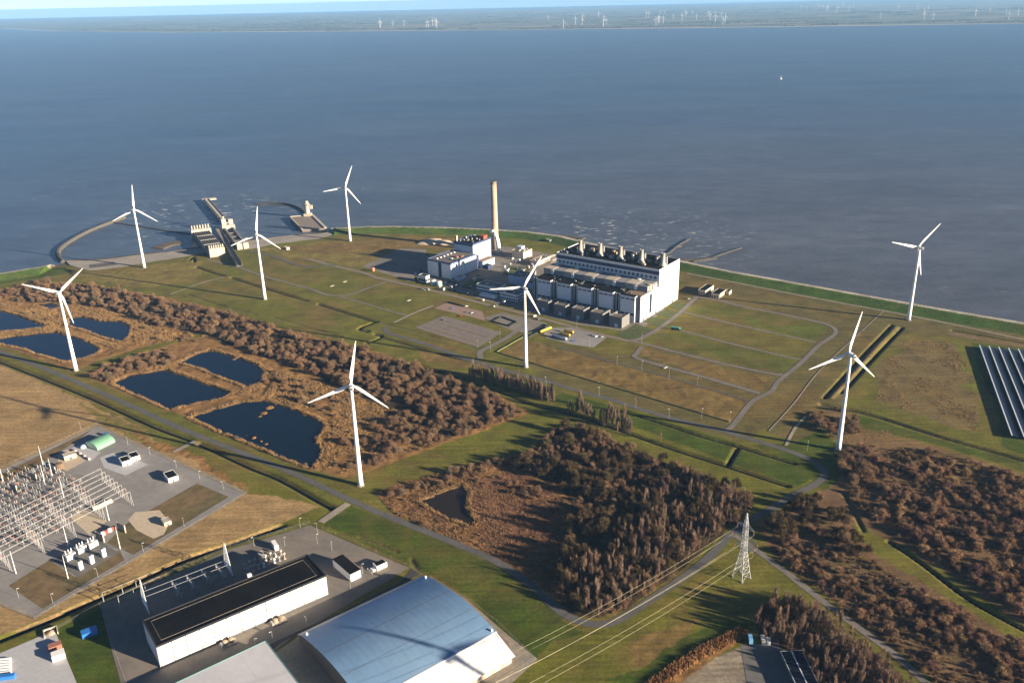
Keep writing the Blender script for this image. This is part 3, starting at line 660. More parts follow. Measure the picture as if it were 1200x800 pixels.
# ------------------------------------------------------------------ the far shore
FAR = [(-30000, 33500), (-12322, 22469), (-9500, 18800), (-7899, 17293), (-5628, 15300), (-2600, 13900), (96, 12740), (2500, 11950), (4300, 11500), (6234, 10979), (9500, 10300), (30000, 8000)]
m = bpy.data.materials.new("far_fields"); m.use_nodes = True
nt = m.node_tree; N = nt.nodes; L = nt.links
geo = N.new("ShaderNodeNewGeometry"); mp = N.new("ShaderNodeMapping"); mp.inputs["Scale"].default_value = (0.0011, 0.0016, 1); mp.inputs["Rotation"].default_value = (0, 0, 0.3)
L.new(geo.outputs["Position"], mp.inputs[0])
vo = N.new("ShaderNodeTexVoronoi"); vo.feature = 'F1'; vo.inputs["Scale"].default_value = 1.0; L.new(mp.outputs[0], vo.inputs["Vector"])
cr = N.new("ShaderNodeValToRGB"); cr.color_ramp.interpolation = 'CONSTANT'
for pos, c3 in zip((0, .2, .38, .55, .7, .85), ((.06, .07, .035), (.10, .09, .05), (.04, .06, .025), (.14, .11, .08), (.065, .075, .04), (.03, .04, .025))):
    e = cr.color_ramp.elements[0] if pos == 0 else cr.color_ramp.elements.new(pos)
    e.color = (*c3, 1); e.position = pos
sep = N.new("ShaderNodeSeparateColor"); L.new(vo.outputs["Color"], sep.inputs[0]); L.new(sep.outputs[0], cr.inputs[0])
L.new(cr.outputs[0], N["Principled BSDF"].inputs["Base Color"]); N["Principled BSDF"].inputs["Roughness"].default_value = 1.0
sheet("far_land", FAR + [(40000, 36000), (-40000, 38500)], m, 0.5)
strip = FAR[1:-1]
mb = MB(); n = len(strip)
mb.add([(x, y, 0.9) for x, y in strip] + [(x, y + 130 + 60 * math.sin(i * 2.1), 0.9) for i, (x, y) in enumerate(strip)], [(i, i + 1, n + i + 1, n + i) for i in range(n - 1)])
tag(mb.build("far_beach", M("far_sand", (.55, .48, .38), 0.95)), kind="structure")
rs = np.random.RandomState(5)
mb = MB()
for k in range(260):
    x = rs.uniform(-9000, 11000); y0 = np.interp(x, [p[0] for p in FAR], [p[1] for p in FAR]); y = y0 + 250 + 14000 * rs.rand() ** 1.6
    Lw = rs.uniform(150, 900); t = 0.0; pts = []
    while t < Lw:
        w = rs.uniform(25, 70); mb.obox(x + t, y + rs.uniform(-10, 10), 0, w * 1.1, rs.uniform(20, 60), rs.uniform(8, 17), rs.uniform(-20, 20)); t += w
tag(mb.build("far_woodland", M("far_foliage", (.05, .05, .03), 1.0, var=0.3)), "dark belts of trees across the far shore", "woodland", kind="stuff")

# ------------------------------------------------------------------ air
mb = MB().box(-61000, 61000, -7000, 46000, -12, 413)
hz = bpy.data.materials.new("haze"); hz.use_nodes = True
nt = hz.node_tree; nt.nodes.remove(nt.nodes["Principled BSDF"])
pv = nt.nodes.new("ShaderNodeVolumePrincipled")
pv.inputs["Color"].default_value = (0.31, 0.60, 1.0, 1)
pv.inputs["Density"].default_value = 3.0e-5
pv.inputs["Anisotropy"].default_value = 0.0
nt.links.new(pv.outputs[0], nt.nodes["Material Output"].inputs["Volume"])
tag(mb.build("haze", hz), "thin bluish haze over the estuary", "haze", kind="stuff")
# ------------------------------------------------------------------ wind turbines
NACD = M("nacelle_grey", (.10, .11, .12), 0.5, var=0.1)
def blade_mesh():
    mb = MB(); secs = []
    for t, ch, th, tw in ((0, 2.0, 2.0, 0), (.05, 2.0, 1.9, 0), (.14, 3.6, 1.0, 22), (.25, 3.4, .75, 16), (.45, 2.6, .5, 9), (.7, 1.75, .32, 4), (.9, 1.05, .18, 1), (.985, .6, .1, 0), (1, .2, .05, 0)):
        ring = []
        for k in range(10):
            a = 2 * math.pi * k / 10
            x = math.cos(a) * ch / 2 + (0 if t < .1 else -ch * .15); y = math.sin(a) * th / 2 * (1 if t < .1 else (0.35 + 0.65 * (0.5 + 0.5 * math.cos(a))))
            c, s_ = math.cos(R(tw)), math.sin(R(tw)); ring.append((x * c - y * s_, x * s_ + y * c, 1.2 + t * 39.3))
        secs.append(ring)
    vs = [p for r_ in secs for p in r_]; fs = []
    for j in range(len(secs) - 1):
        fs += [(j * 10 + k, j * 10 + (k + 1) % 10, (j + 1) * 10 + (k + 1) % 10, (j + 1) * 10 + k) for k in range(10)]
    fs.append(tuple(range(len(vs) - 10, len(vs))))
    return mb.add(vs, fs)
TURB = [  # base pixel, rotor bearing, blade angle, label
 ((169.2, 313.5), 102, 95, "white wind turbine at the far left edge of the grey shore apron"),
 ((89.2, 434), 101, 19, "white wind turbine beside the road between the dark blue ponds"),
 ((310.6, 350.7), 104, 99, "white wind turbine on the meadow in front of the concrete water intake"),
 ((410.4, 282.5), 101, 112, "white wind turbine at the dike, right of the small harbour tower"),
 ((422.7, 568.3), 102, 101, "white wind turbine by the road bend between large pond and marsh"),
 ((616.3, 430), 104, 122, "white wind turbine standing in front of the long power station"),
 ((1064.6, 374.9), 102, 134, "white wind turbine against the sea near the right edge"),
 ((982.2, 527), 101, 102, "white wind turbine rising from brown scrub left of the solar field"),
]
t = thing("wind_turbine", TURB[0][3], "wind turbine", group="wind turbines around the power station")
f = MB().lathe([(3.6, -0.6), (3.6, 0.35), (3.3, 0.4)], 24).build("foundation", CONC, t)
MB().lathe([(2.55 - 0.0 * k, 0.3) if k == 0 else (2.55 - 1.3 * (k / 12) ** 0.85, 0.3 + 95.4 * k / 12) for k in range(13)], 28).build("tower", WHITE, t, True)
mb = MB()   # nacelle: rounded box, long axis along +Y (rotor side is +Y)
prof = [(-1.4, -1.75), (1.4, -1.75), (1.9, -1.2), (1.9, 1.2), (1.3, 1.9), (-1.3, 1.9), (-1.9, 1.2), (-1.9, -1.2)]
vs = []; ys = [(-6.2, .72), (-5.6, .95), (-1, 1.0), (2.0, .95), (2.6, .8)]
for y, s_ in ys: vs += [(x * s_, y, 98 + z_ * s_) for x, z_ in prof]
fs = [tuple(range(8)), tuple(range(32, 40))[::-1]] + [(j * 8 + k, j * 8 + 8 + k, j * 8 + 8 + (k + 1) % 8, j * 8 + (k + 1) % 8) for j in range(4) for k in range(8)]
nac = mb.add(vs, fs).build("nacelle", WHITE, t)
MB().box(-1.35, 1.35, -6.32, -6.22, 96.8, 99.2).box(-.9, .9, -6.0, -4.2, 99.7, 100.4).build("cooler", NACD, nac)
mb = MB(); vs = []
for k, (rr, y) in enumerate(((1.35, 2.7), (1.6, 3.4), (1.55, 4.4), (1.0, 5.3), (.25, 5.7))):
    vs += [(rr * math.cos(2 * math.pi * j / 14), y, 98 + rr * math.sin(2 * math.pi * j / 14)) for j in range(14)]
mb.add(vs, [(k * 14 + j, k * 14 + (j + 1) % 14, (k + 1) * 14 + (j + 1) % 14, (k + 1) * 14 + j) for k in range(4) for j in range(14)] + [tuple(range(14)), tuple(range(56, 70))[::-1]])
mb.build("hub", WHITE, t, True)
bm = blade_mesh().mesh("blade", True); bm.materials.append(WHITE)
for k in range(3):
    o = bpy.data.objects.new("blade", bm); C.objects.link(o); o.parent = t; o.location = (0, 3.9, 98)
# a ninth mast stands just outside the view, its shadow falls across the arched roof
hx, hy = G(528, 768, 13); _d = (98 - 13) / math.tan(R(SUN_EL))
OFF = (hx + _d * math.cos(R(SUN_AZ)), hy + _d * math.sin(R(SUN_AZ)))
turbs = [t] + [copy_tree(t) for _ in TURB[1:]]
for o, (bpx, yaw, ang, lab) in zip(turbs, TURB):
    x, y = G(*bpx); o.location = (x, y, Z(x, y) + 0.3); o.rotation_euler = (0, 0, R(yaw - 90)); o["label"] = lab
    k = 0
    for ch in o.children:
        if ch.name.startswith("blade"):
            # angle measured from the horizontal that points to photo-left, anticlockwise seen from behind
            ch.rotation_euler = (0, R(ang + 120 * k - 90), 0); k += 1

o = copy_tree(t); o.location = (*OFF, Z(*OFF) + .3); o.rotation_euler = (0, 0, R(101 - 90)); o["label"] = "white wind turbine outside the view that shades the arched warehouse roof"
k = 0
for ch in o.children:
    if ch.name.startswith("blade"): ch.rotation_euler = (0, R(57 + 120 * k - 90), 0); k += 1
# ------------------------------------------------------------------ main power station
A0 = (171.0, 1078.0)
t = thing("power_station", "long white power station with five short round stacks on its roof", "power station", A0, 54)
PIT = 33.4
mb = MB().box(4, 53, 0, 168, 0, 35.5)
mb.build("turbine_hall", M("hall_cladding", (.60, .62, .64), 0.55, var=0.06, streak=.12), t)
MB().box(3.8, 52.8, 0.4, 167.6, 35.5, 35.9).build("low_roof", ROOF, t)
for k in range(17):      # sunlit gable: cladding sheets
    u0, u1 = (k * 53 / 8, (k + 1) * 53 / 8) if k < 8 else (53 + (k - 8) * 63 / 9, 53 + (k - 7) * 63 / 9)
    if k == 4: continue
    MB().box(u0 + .2, u1 - .2, -0.35, -0.003, 0.3, 36.4 if k < 8 else 59.6).build("gable_panel", CLAD, t)
g_ = MB().box(26.6, 33.0, -0.3, -0.003, 6, 32).build("gable_glazing", GLASS, t)
MB().box(53, 116, 0, 166, 0, 59).build("boiler_house", CLAD, t)
MB().box(52.6, 53.0, 0, 166, 52.5, 57.2).build("boiler_house_band", NAVY, t)
MB().box(52.7, 53.0, 0, 166, 46.5, 49.5).build("boiler_house_stripe", BLUEW, t)
MB().box(52.7, 116.3, -0.2, 0.5, 59.0, 60.2).box(52.7, 53.3, 0.5, 166, 59, 60.2).box(115.7, 116.3, 0.5, 166, 59, 60.2).box(53.3, 115.7, 165.4, 166, 59, 60.2).build("parapet", CLAD, t)
MB().box(53.3, 115.7, 0.5, 165.4, 59.0, 59.35).build("high_roof", ROOF, t)
for k in range(5):
    v0 = 6.5 + k * PIT; v1 = v0 + 22
    b_ = MB().box(-3, 4, v0, v1, 0, 36).build("bay", CLAD, t)
    for q in range(3):
        w = (v1 - v0) / 3
        MB().box(-3.25, -3.003, v0 + q * w + .15, v0 + (q + 1) * w - .15, 14, 30).build("bay_panel", M("bay_cladding", (.66, .69, .72), 0.5, var=0.05), b_)
        MB().box(-3.2, -3.003, v0 + q * w + .8, v0 + (q + 1) * w - .8, 31.2, 33).build("louvre", NAVY, b_)
        MB().box(-3.2, -3.003, v0 + q * w + .5, v0 + (q + 1) * w - .5, 9.5, 12.5).build("louvre", NAVY, b_)
    MB().box(-3, 4, v0 + .3, v1 - .3, 36, 36.3).build("bay_roof", ROOF, b_)
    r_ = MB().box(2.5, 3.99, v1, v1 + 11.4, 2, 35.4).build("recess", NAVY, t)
    MB().lathe([(1.1, 3), (1.1, 35), (1.4, 36)], 10, -0.2, v1 + 3).lathe([(1.1, 3), (1.1, 35), (1.4, 36)], 10, -0.2, v1 + 7.5).build("riser", GALV, r_)
    # roof band over the turbines: grey section and cream section with a white hood
    MB().box(24, 52.5, v0 - 4, v0 + 13, 35.9, 43.6).build("machine_roof", M("machine_roof_grey", (.22, .22, .23), 0.7, var=.15), t)
    MB().box(24.4, 52.5, v0 + 13, v0 + PIT - 4, 35.9, 44.0).build("machine_roof", M("machine_roof_cream", (.40, .35, .29), 0.8, var=.18), t)
    MB().box(22.2, 24, v0 + 11, v0 + 15, 37, 43).build("hood", WHITE, t); MB().box(44, 52, v0 + 18, v0 + 22, 44, 45.2).build("hood", WHITE, t)
    # stack
    su, sv_ = 75 - 0.08 * (k - 2), 6 + k * 33.2
    s_ = MB().lathe([(5.8, 59.3), (5.4, 60.5), (3.2, 64.0), (2.8, 65.5), (2.7, 76.6), (2.85, 76.7), (2.85, 77.6), (2.3, 77.6), (2.2, 75)], 20, su, sv_).build("stack", M("stack_cream", (.40, .365, .315), 0.75, var=.1, streak=.2), t, True)
    MB().box(su + 6, su + 13, sv_ + 1, sv_ + 8, 59.3, 69).build("duct_house", NACD, t)
    MB().lathe([(1.1, 59.3), (1.1, 71)], 10, su + 7, sv_ - 2.4).build("vent_pipe", GALV, t)
    rr = random.Random(k)
    for q in range(9):
        a, b2 = su + rr.uniform(-17, 30), sv_ + rr.uniform(8, 24); s1, s2, h = rr.uniform(1.5, 5), rr.uniform(1.5, 6), rr.uniform(1, 3.4)
        if 54 < a < 108 and 1 < b2 < 158:
            MB().box(a, a + s1, b2, b2 + s2, 59.35, 59.35 + h).build("roof_unit", rr.choice([CONC, NACD, ROOFG, GALV, TAN]), t)
for q in range(24):
    rr = random.Random(100 + q); a, b2 = rr.uniform(6, 20), rr.uniform(4, 160)
    MB().box(a, a + rr.uniform(1, 2.5), b2, b2 + rr.uniform(1, 4), 35.9, 36.6 + rr.random()).build("roof_unit", rr.choice([NACD, ROOFG, CONC]), t)
MB().box(36, 48, -0.05, 6, 35.9, 43).lathe([(3.2, 36), (3.2, 45)], 14, 33, 3.6).build("end_vessel", CONCL, t, False)
MB().box(5, 22, 1.2, 26, 35.9, 36.2).build("gravel_roof", M("roof_gravel", (.20, .14, .09), .95, var=.3, scale=1.2), t)
MB().box(2.8, 3.9, -0.4, 5.0, 0, 35.6).build("corner_column", NACD, t)
for k in range(24): MB().box(52.45, 52.697, 4 + k * 6.7, 7.5 + k * 6.7, 45.9, 50.1).build("louvre", NACD, t)
for u_ in (8, 18, 44, 70, 96): MB().box(u_, u_ + 4, -.5, -.36, .1, 4.6).build("door", NACD, t)
for u_ in (52.2, 108): MB().tube((u_, -.8, .2), (u_, -.8, 58), .16, n=5).tube((u_ + 1.1, -.8, .2), (u_ + 1.1, -.8, 58), .16, n=5).build("ladder", GALV, t)
for v0 in (20, 54, 87, 121, 154): MB().tube((-6, v0, 9), (-12, v0, 9), .5, n=7).tube((-6, v0, 0), (-6, v0, 9), .5, n=7).build("pipe", GALV, t)
mb = MB()
for k in range(29): mb.tube((53.2, 1 + k * 5.8, 60.2), (53.2, 1 + k * 5.8, 61.4), .07, n=4)
mb.tube((53.2, 1, 61.4), (53.2, 164, 61.4), .08, n=4).build("roof_railing", GALV, t)
# transformer cells before the bays
for k in range(5):
    v0 = 9.8 + 29.2 * k
    tt_u, tt_v = -31.5 + (0, .3, -.4, 0, 2)[k], v0
    ca, sa = math.cos(R(54)), math.sin(R(54)); loc = (A0[0] + ca * tt_u - sa * tt_v, A0[1] + sa * tt_u + ca * tt_v)
    nth = ("nearest the sunlit gable", "second from the sunlit gable", "third from the sunlit gable", "fourth from the sunlit gable", "farthest from the sunlit gable")[k]
    c_ = thing("transformer_cell", "grey concrete transformer cell before the power station, " + nth, "transformer cell", (*loc, 0), 54, "transformer cells in front of the power station")
    MB().box(0, 0.8, 0, 19, 0, 15).box(0.8, 21, 18.2, 19, 0, 15).box(0.8, 21, 0, .8, 0, 15).build("wall", M("cell_concrete", (.17, .165, .16), .85, var=.2, streak=.2), c_)
    MB().box(.8, 12, .8, 18.2, 13.2, 14.2).build("roof", ROOFG, c_)
    MB().box(12, 21, .8, 7, 11.5, 12.5).box(12, 13, 7, 18.2, 3, 14.4).build("baffle", CONCL, c_)
    MB().box(13.5, 19, 8, 16, 0.1, 8.5).lathe([(.5, 8.5), (.5, 12)], 8, 16, 10).lathe([(.5, 8.5), (.5, 12)], 8, 16, 13).build("transformer", NACD, c_)
    MB().box(-0.12, -0.003, 6, 11, 0.2, 5).build("door", BLUEW, c_)

# ------------------------------------------------------------------ older white station with chimney
B0 = (-92.5, 1290.0)
t = thing("boiler_house", "white two-block boiler house with dark blue roof edges beside the tall chimney", "power station", B0, 54)
fb = MB().box(0, 64, 0, 48, 0, 25).build("front_block", BLUEW, t)
for k in range(10):
    w = 64 / 10
    MB().box(k * w + .85, (k + 1) * w - .45, -0.4, -0.003, 0.2, 23.6).build("facade_panel", CLAD, fb)
MB().box(-0.3, -0.003, 0.3, 19, 0.2, 23.6).box(-.3, -.003, 26, 47.7, .2, 23.6).build("facade_panel", CLAD, fb)
MB().box(-0.2, -0.003, 19.6, 25.4, 0.2, 23.6).build("glazed_slot", GLASS, fb)
MB().box(-0.5, 64, -0.5, 0.6, 24, 26.4).box(-.5, .6, .6, 48, 24, 26.4).box(.6, 64, 47.4, 48.3, 24, 26.4).build("roof_edge", M("roof_edge_blue", (.05, .075, .16), .5), fb)
MB().box(.6, 64, .6, 47.4, 25, 25.4).build("roof", ROOFG, fb)
for k in range(6): MB().box(8 + k * 8.5, 10.5 + k * 8.5, 34, 37.5, 25.4, 27).build("skylight", WHITE, fb)
MB().box(30, 34, 12, 18, 25.4, 27.6).box(38, 44, 9, 12, 25.4, 26.6).build("roof_unit", BRICK, fb)
MB().box(20, 23, 14, 18, 25.4, 27).build("roof_unit", BLUEW, fb)
MB().box(64, 72, 0.5, 46, 0, 22).build("link_block", NAVY, t)
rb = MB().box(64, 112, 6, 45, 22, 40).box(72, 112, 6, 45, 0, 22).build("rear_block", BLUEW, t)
for k in range(6): MB().box(64.6 + k * 7.8, 71.4 + k * 7.8, 5.6, 5.997, 12, 38.2).build("facade_panel", CLAD, rb)
MB().box(63.6, 112.3, 5.4, 6.4, 38.4, 41.4).box(63.6, 64.4, 6.4, 45.3, 36.5, 41.4).box(64.4, 112.3, 44.6, 45.3, 38.4, 41.4).build("roof_edge", M("roof_edge_blue", (.05, .075, .16), .5), rb)
MB().box(64.4, 112, 6.4, 44.6, 40, 40.4).build("roof", ROOF, rb)
rr = random.Random(3)
for k in range(16):
    a, b2 = rr.uniform(66, 104), rr.uniform(10, 40); s_ = rr.uniform(1.4, 3.6)
    (MB().box(a, a + s_, b2, b2 + s_ * rr.uniform(.6, 1.6), 40.4, 41.5 + rr.uniform(0.5, 3)) if k % 3 else MB().lathe([(s_ * .6, 40.4), (s_ * .6, 43)], 10, a, b2)).build("roof_unit", rr.choice([WHITE, GALV, CONC, NACD]), rb)
MB().box(97, 107, 9, 19, 40.4, 46.5).build("plant_room", RED, rb)
MB().box(65, 68, 40, 43.4, 40.4, 50).build("vent_tower", CONCL, rb)
MB().box(72, 104, -7, 5.9, 0, 11).build("annex", BLUEW, t); MB().box(72.3, 103.7, -6.7, 5.9, 11, 11.4).build("annex_roof", M("rust_roof", (.17, .11, .085), .9, var=.3), t)
cx, cy = G(580.5, 292)
c_ = thing("chimney", "tall tan concrete chimney rising behind the white boiler house", "chimney", (cx, cy, 0))
MB().lathe([(6.4, 0), (5.9, 30), (5.2, 80), (4.9, 114)], 28).build("shaft", TAN, c_, True)
MB().lathe([(4.98, 114), (4.98, 118.5), (3.9, 118.5), (3.7, 116)], 28).build("crown", M("chimney_crown", (.22, .17, .14), .85), c_)
MB().lathe([(1.2, 118), (1.1, 120.5)], 10, -1.5, 0).lathe([(1.2, 118), (1.1, 120)], 10, 1.6, .6).build("flue", BLACK, c_)
d_ = thing("flue_duct", "fat white flue duct curving down from the chimney foot", "duct", (cx + 6, cy - 12, 0), 54)
pts = [(-2, 14, 34), (-4, 6, 33), (-6, 0, 27), (-7, -4, 18), (-7, -5, 6), (-7, -5, 0)]
mb = MB()
for a, b_ in zip(pts[:-1], pts[1:]): mb.tube(a, b_, 3.6, n=14)
mb.build("pipe", WHITE, d_, True)
MB().box(-12, -2, -9, 0, 0, 3).build("plinth", CONCL, d_)

# ------------------------------------------------------------------ smaller plant buildings
def block(name, label, cat, loc, ang, lx, ly, h, wall, roof, windows=None, group=None, lip=0.5, parent_extra=None):
    """flat-roofed building: walls, roof deck inside a parapet, window bands"""
    o = thing(name, label, cat, (loc[0], loc[1], 0.05), ang, group)
    w = MB().box(0, lx, 0, ly, -0.3, h).build("wall", wall, o)
    MB().box(-.12, lx + .12, -.12, .35, h, h + lip).box(-.12, lx + .12, ly - .35, ly + .12, h, h + lip).box(-.12, .35, .35, ly - .35, h, h + lip).box(lx - .35, lx + .12, .35, ly - .35, h, h + lip).build("parapet", wall, o)
    MB().box(.35, lx - .35, .35, ly - .35, h, h + .12).build("roof", roof, o)
    if windows:
        rows, wmat = windows
        for r_ in range(rows):
            z0 = 1.2 + r_ * (h - 1) / rows
            n = max(2, int(ly / 4))
            for k in range(n): MB().box(-.08, -.003, ly * k / n + .4, ly * (k + 1) / n - .4, z0, z0 + (h / rows) * .45).build("window", wmat, w)
            n = max(2, int(lx / 4))
            for k in range(n): MB().box(lx * k / n + .4, lx * (k + 1) / n - .4, -.08, -.003, z0, z0 + (h / rows) * .45).build("window", wmat, w)
    return o
rr = random.Random(9)
def roof_units(o, lx, ly, h, n, mats):
    for k in range(n):
        a, b2 = rr.uniform(1, lx - 4), rr.uniform(1, ly - 4)
        MB().box(a, a + rr.uniform(1, 3), b2, b2 + rr.uniform(1, 3), h + .12, h + .8 + rr.random() * 1.4).build("roof_unit", rr.choice(mats), o)
o = block("office_building", "white two-storey office with window rows left of the turbine before the station", "office", (-20.5, 1207), 54, 22, 38, 11, CLAD, ROOFG, (2, GLASS)); roof_units(o, 22, 38, 11, 8, [WHITE, CONC, GALV])
o = block("office_building", "white office wing right behind the front turbine's left blade", "office", (9.5, 1174), 54, 20, 32, 10, CLAD, ROOFG, (2, GLASS)); roof_units(o, 20, 32, 10, 6, [WHITE, CONC, GALV])
o = block("canteen", "low white canopy building at the foot of the left office", "building", (-24, 1190), 54, 7, 28, 3.2, CLAD, CLAD)
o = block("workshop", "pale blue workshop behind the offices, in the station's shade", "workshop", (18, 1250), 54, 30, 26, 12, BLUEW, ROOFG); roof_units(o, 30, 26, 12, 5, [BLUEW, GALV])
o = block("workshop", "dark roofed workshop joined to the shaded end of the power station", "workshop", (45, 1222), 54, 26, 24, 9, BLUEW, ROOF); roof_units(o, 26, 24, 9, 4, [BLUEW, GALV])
o = block("pump_house", "small white block with dark front at the boiler house corner", "building", (-131, 1275), 54, 9, 15, 10, CLAD, ROOF, (1, GLASS))
for k, (x, y, r_, lb) in enumerate(((-119, 1266, 4.4, "left one of two pale green tanks by the boiler house"), (-109.5, 1259, 4.4, "right one of two pale green tanks by the boiler house"))):
    o = thing("storage_tank", lb, "tank", (x, y, 0), 0, "tanks by the boiler house")
    MB().lathe([(r_, 0), (r_, 6.5)], 20).build("shell", M("pale_green_tank", (.45, .62, .58), .5), o, False); MB().lathe([(r_ + .1, 6.5), (r_ * .5, 7.3), (.2, 7.6)], 20).build("tank_roof", WHITE, o)
o = block("store_shed", "low dark blue shed in front of the boiler house tanks", "shed", (-84, 1248), 54, 10, 22, 4.5, NAVY, ROOF)
o = block("store_shed", "low shed with rusty roof at the boiler house facade", "shed", (-80, 1282), 54, 16, 8, 4.5, BLUEW, M("rust_roof", (.17, .11, .085), .9))
o = block("switch_house", "beige block building right of the chimney with a pale box on top", "building", (22, 1392), 54, 26, 24, 12, M("beige_render", (.50, .42, .33), .85), ROOFG); MB().box(12, 22, 12, 22, 12.1, 17).build("roof_box", BLUEW, o); roof_units(o, 26, 24, 12, 6, [CONCL, CONC])
o = block("basin_house", "long low beige basin building right of the chimney", "building", (44, 1352), 54, 40, 14, 7, CONCL, ROOFG); roof_units(o, 40, 14, 7, 6, [CONCL, CONC])
for k, (u_, v_, lx, ly, h, lb) in enumerate(((60, 1375, 30, 6, 4, "long pale pipe rack nearest the beige basin building"), (70, 1362, 26, 4, 5, "short pale pipe rack beside the basin building"))):
    o = thing("pipe_rack", lb, "pipe rack", (u_, v_, 0), 54)
    for q in range(6): MB().box(q * lx / 6, q * lx / 6 + .5, 0, .5, 0, h).box(q * lx / 6, q * lx / 6 + .5, ly - .5, ly, 0, h).build("post", CONCL, o)
    for q in range(4): MB().tube((0, .8 + q * (ly - 1.6) / 3, h + .5), (lx, .8 + q * (ly - 1.6) / 3, h + .5), .5, n=8).build("pipe", CONCL, o)
o = block("slurry_house", "small dark blue shed with rubble beside the boiler house annex", "shed", (-36, 1338), 54, 10, 12, 6, NAVY, ROOF)
for k, (x, y, lx, ly, lb) in enumerate(((281.5, 1184.5, 32, 11, "left shed of the pair right of the power station gable"), (298, 1169.5, 27, 12, "middle shed right of the power station gable"), (316, 1184, 10, 6, "smallest pale shed right of the power station gable"))):
    o = block("transformer_shed", lb, "shed", (x, y), 55, lx, ly, 7 - k, CONCL, ROOF, group="sheds east of the gable")
    for q in range(3): MB().box(-.1, -.003, ly * q / 3 + .5, ly * (q + 1) / 3 - .5, .2, 5 - k).build("gate", NACD, o)
o = block("dike_hut", "small dark hut on the green dike above the stacks", "hut", G(644, 284), 50, 6, 9, 4, CONCD, CONCL)
o = block("pump_hut", "tiny pale hut with dark side at the intake meadow", "hut", G(336, 293), 40, 6, 9, 4, CONCL, CONCL)
o = block("gate_hut", "tiny orange hut beside the frontage road corner", "hut", G(437, 318), 30, 3.5, 3.5, 5, M("orange_render", (.5, .2, .1), .8), CONCL)
# heaps behind the boiler house
for k, (x, y, r_) in enumerate(((500, 285, 13), (507, 282.5, 15), (517, 284, 14), (523, 286, 11))):
    mb = MB(); gx_, gy_ = G(x, y); rs = np.random.RandomState(k); vs = []; n = 18
    for j, (q, h) in enumerate(((1, -.2), (.75, .45), (.42, .8), (.12, 1))):
        for i in range(n):
            f_ = q * r_ * (1 + .25 * (rs.rand() - .5)); vs.append((f_ * 1.5 * math.cos(2 * math.pi * i / n), f_ * math.sin(2 * math.pi * i / n), h * r_ * .3 * (1 + .2 * (rs.rand() - .5))))
    mb.add(vs, [(j * n + i, j * n + (i + 1) % n, (j + 1) * n + (i + 1) % n, (j + 1) * n + i) for j in range(3) for i in range(n)] + [tuple(range(3 * n, 4 * n))])
    o = mb.build("sand_heap", PAV['sand'], None, True, (gx_, gy_, 0))
    tag(o, ("leftmost sand heap in the row behind the white boiler house", "largest sand heap, second from left, behind the white boiler house", "third sand heap from the left behind the boiler house", "sand heap closest to the white boiler house")[k], "heap", "sand heaps behind the boiler house")
# ------------------------------------------------------------------ cooling-water intake on the shore
def lerp(a, b_, t): return (a[0] + (b_[0] - a[0]) * t, a[1] + (b_[1] - a[1]) * t)
def axis_of(a, b_): return math.degrees(math.atan2(b_[1] - a[1], b_[0] - a[0])), math.hypot(b_[0] - a[0], b_[1] - a[1])
a, b_ = (-452.0, 1388.0), (-562.0, 1628.0); ang, ln = axis_of(a, b_)
t = thing("access_bridge", "long grey access bridge running from the meadow to the intake jetty", "bridge", (*a, 0), ang)
MB().profile([(0, 0.3), (ln, 5.6), (ln, 6.6), (60, 3.4), (0, .5)], -4.0, 4.0).build("deck", CONC, t)
MB().box(0, ln, -4.3, -4.0, 1.0, 7.3).box(0, ln, 4.0, 4.3, 1.0, 7.3).build("parapet", CONC, t)
for k in range(6): MB().box(40 + k * 36, 43 + k * 36, -3, 3, -7, 2.6).build("pier", CONCD, t)
a, b_ = (-560.0, 1680.0), (-672.0, 1905.0); ang, ln = axis_of(a, b_)
t = thing("jetty", "narrow concrete jetty reaching into the sea from the intake", "jetty", (*a, 0), ang)
MB().box(0, ln, -5, 5, 3.0, 5.2).build("deck", CONCL, t)
MB().box(0, ln, -5.0, -4.4, 5.2, 6.6).box(0, ln, 4.4, 5.0, 5.2, 6.6).build("parapet", CONCL, t)
MB().box(ln - 3, ln + 12, -20, 10, 3.0, 5.6).build("jetty_head", CONCL, t)
for k in range(9): MB().box(6 + k * 28, 9 + k * 28, -4.4, 4.4, -8, 3.0).build("pile_bent", CONCD, t)
a, b_ = (-508.0, 1452.0), (-588.0, 1605.0); ang, ln = axis_of(a, b_)
t = thing("intake_screen_house", "ribbed concrete intake house with two cream end blocks and rows of short posts", "intake", (*a, 0), ang)
MB().box(0, 14, -13, 13, -6, 15).build("end_block", CONCL, t)
MB().box(ln - 16, ln + 4, -18, 18, -8, 15).build("end_block", CONCL, t)
MB().box(14, ln - 16, -14, 14, -8, 1.5).build("basin_floor", CONCD, t)
for k in range(8): MB().box(14, ln - 16, -14 + k * 3.9, -13.2 + k * 3.9, 1.5, 11).build("rib", CONC, t)
for k in range(7): MB().box(4, 8, -12 + k * 3.8, -10.4 + k * 3.8, 15, 20).build("post", CONCL, t)
for k in range(7): MB().box(ln - 8, ln - 4, -16 + k * 5, -14 + k * 5, 15, 21.5).build("post", CONCL, t)
for k in range(4): MB().box(14 + k * (ln - 34) / 4, 16 + k * (ln - 34) / 4, -14, 14, 11, 12).build("cross_beam", CONC, t)
a, b_ = (-478.0, 1500.0), (-545.0, 1640.0); ang, ln = axis_of(a, b_)
t = thing("outfall_channel", "concrete outfall channel with two dark walls right of the bridge", "channel", (*a, 0), ang)
MB().box(0, ln, -9, -6, -6, 6).box(0, ln, 6, 9, -6, 6).build("wall", CONC, t)
MB().box(0, ln, -6, 6, -6, -2.5).build("channel_floor", CONCD, t)
MB().box(-4, 6, -10, -1, -4, 11).build("gate_pier", CONCL, t); MB().box(-4, 6, 1, 10, -4, 11).build("gate_pier", CONCL, t)
MB().box(ln - 4, ln + 14, -12, 12, -6, 10).build("gate_house", CONCL, t)
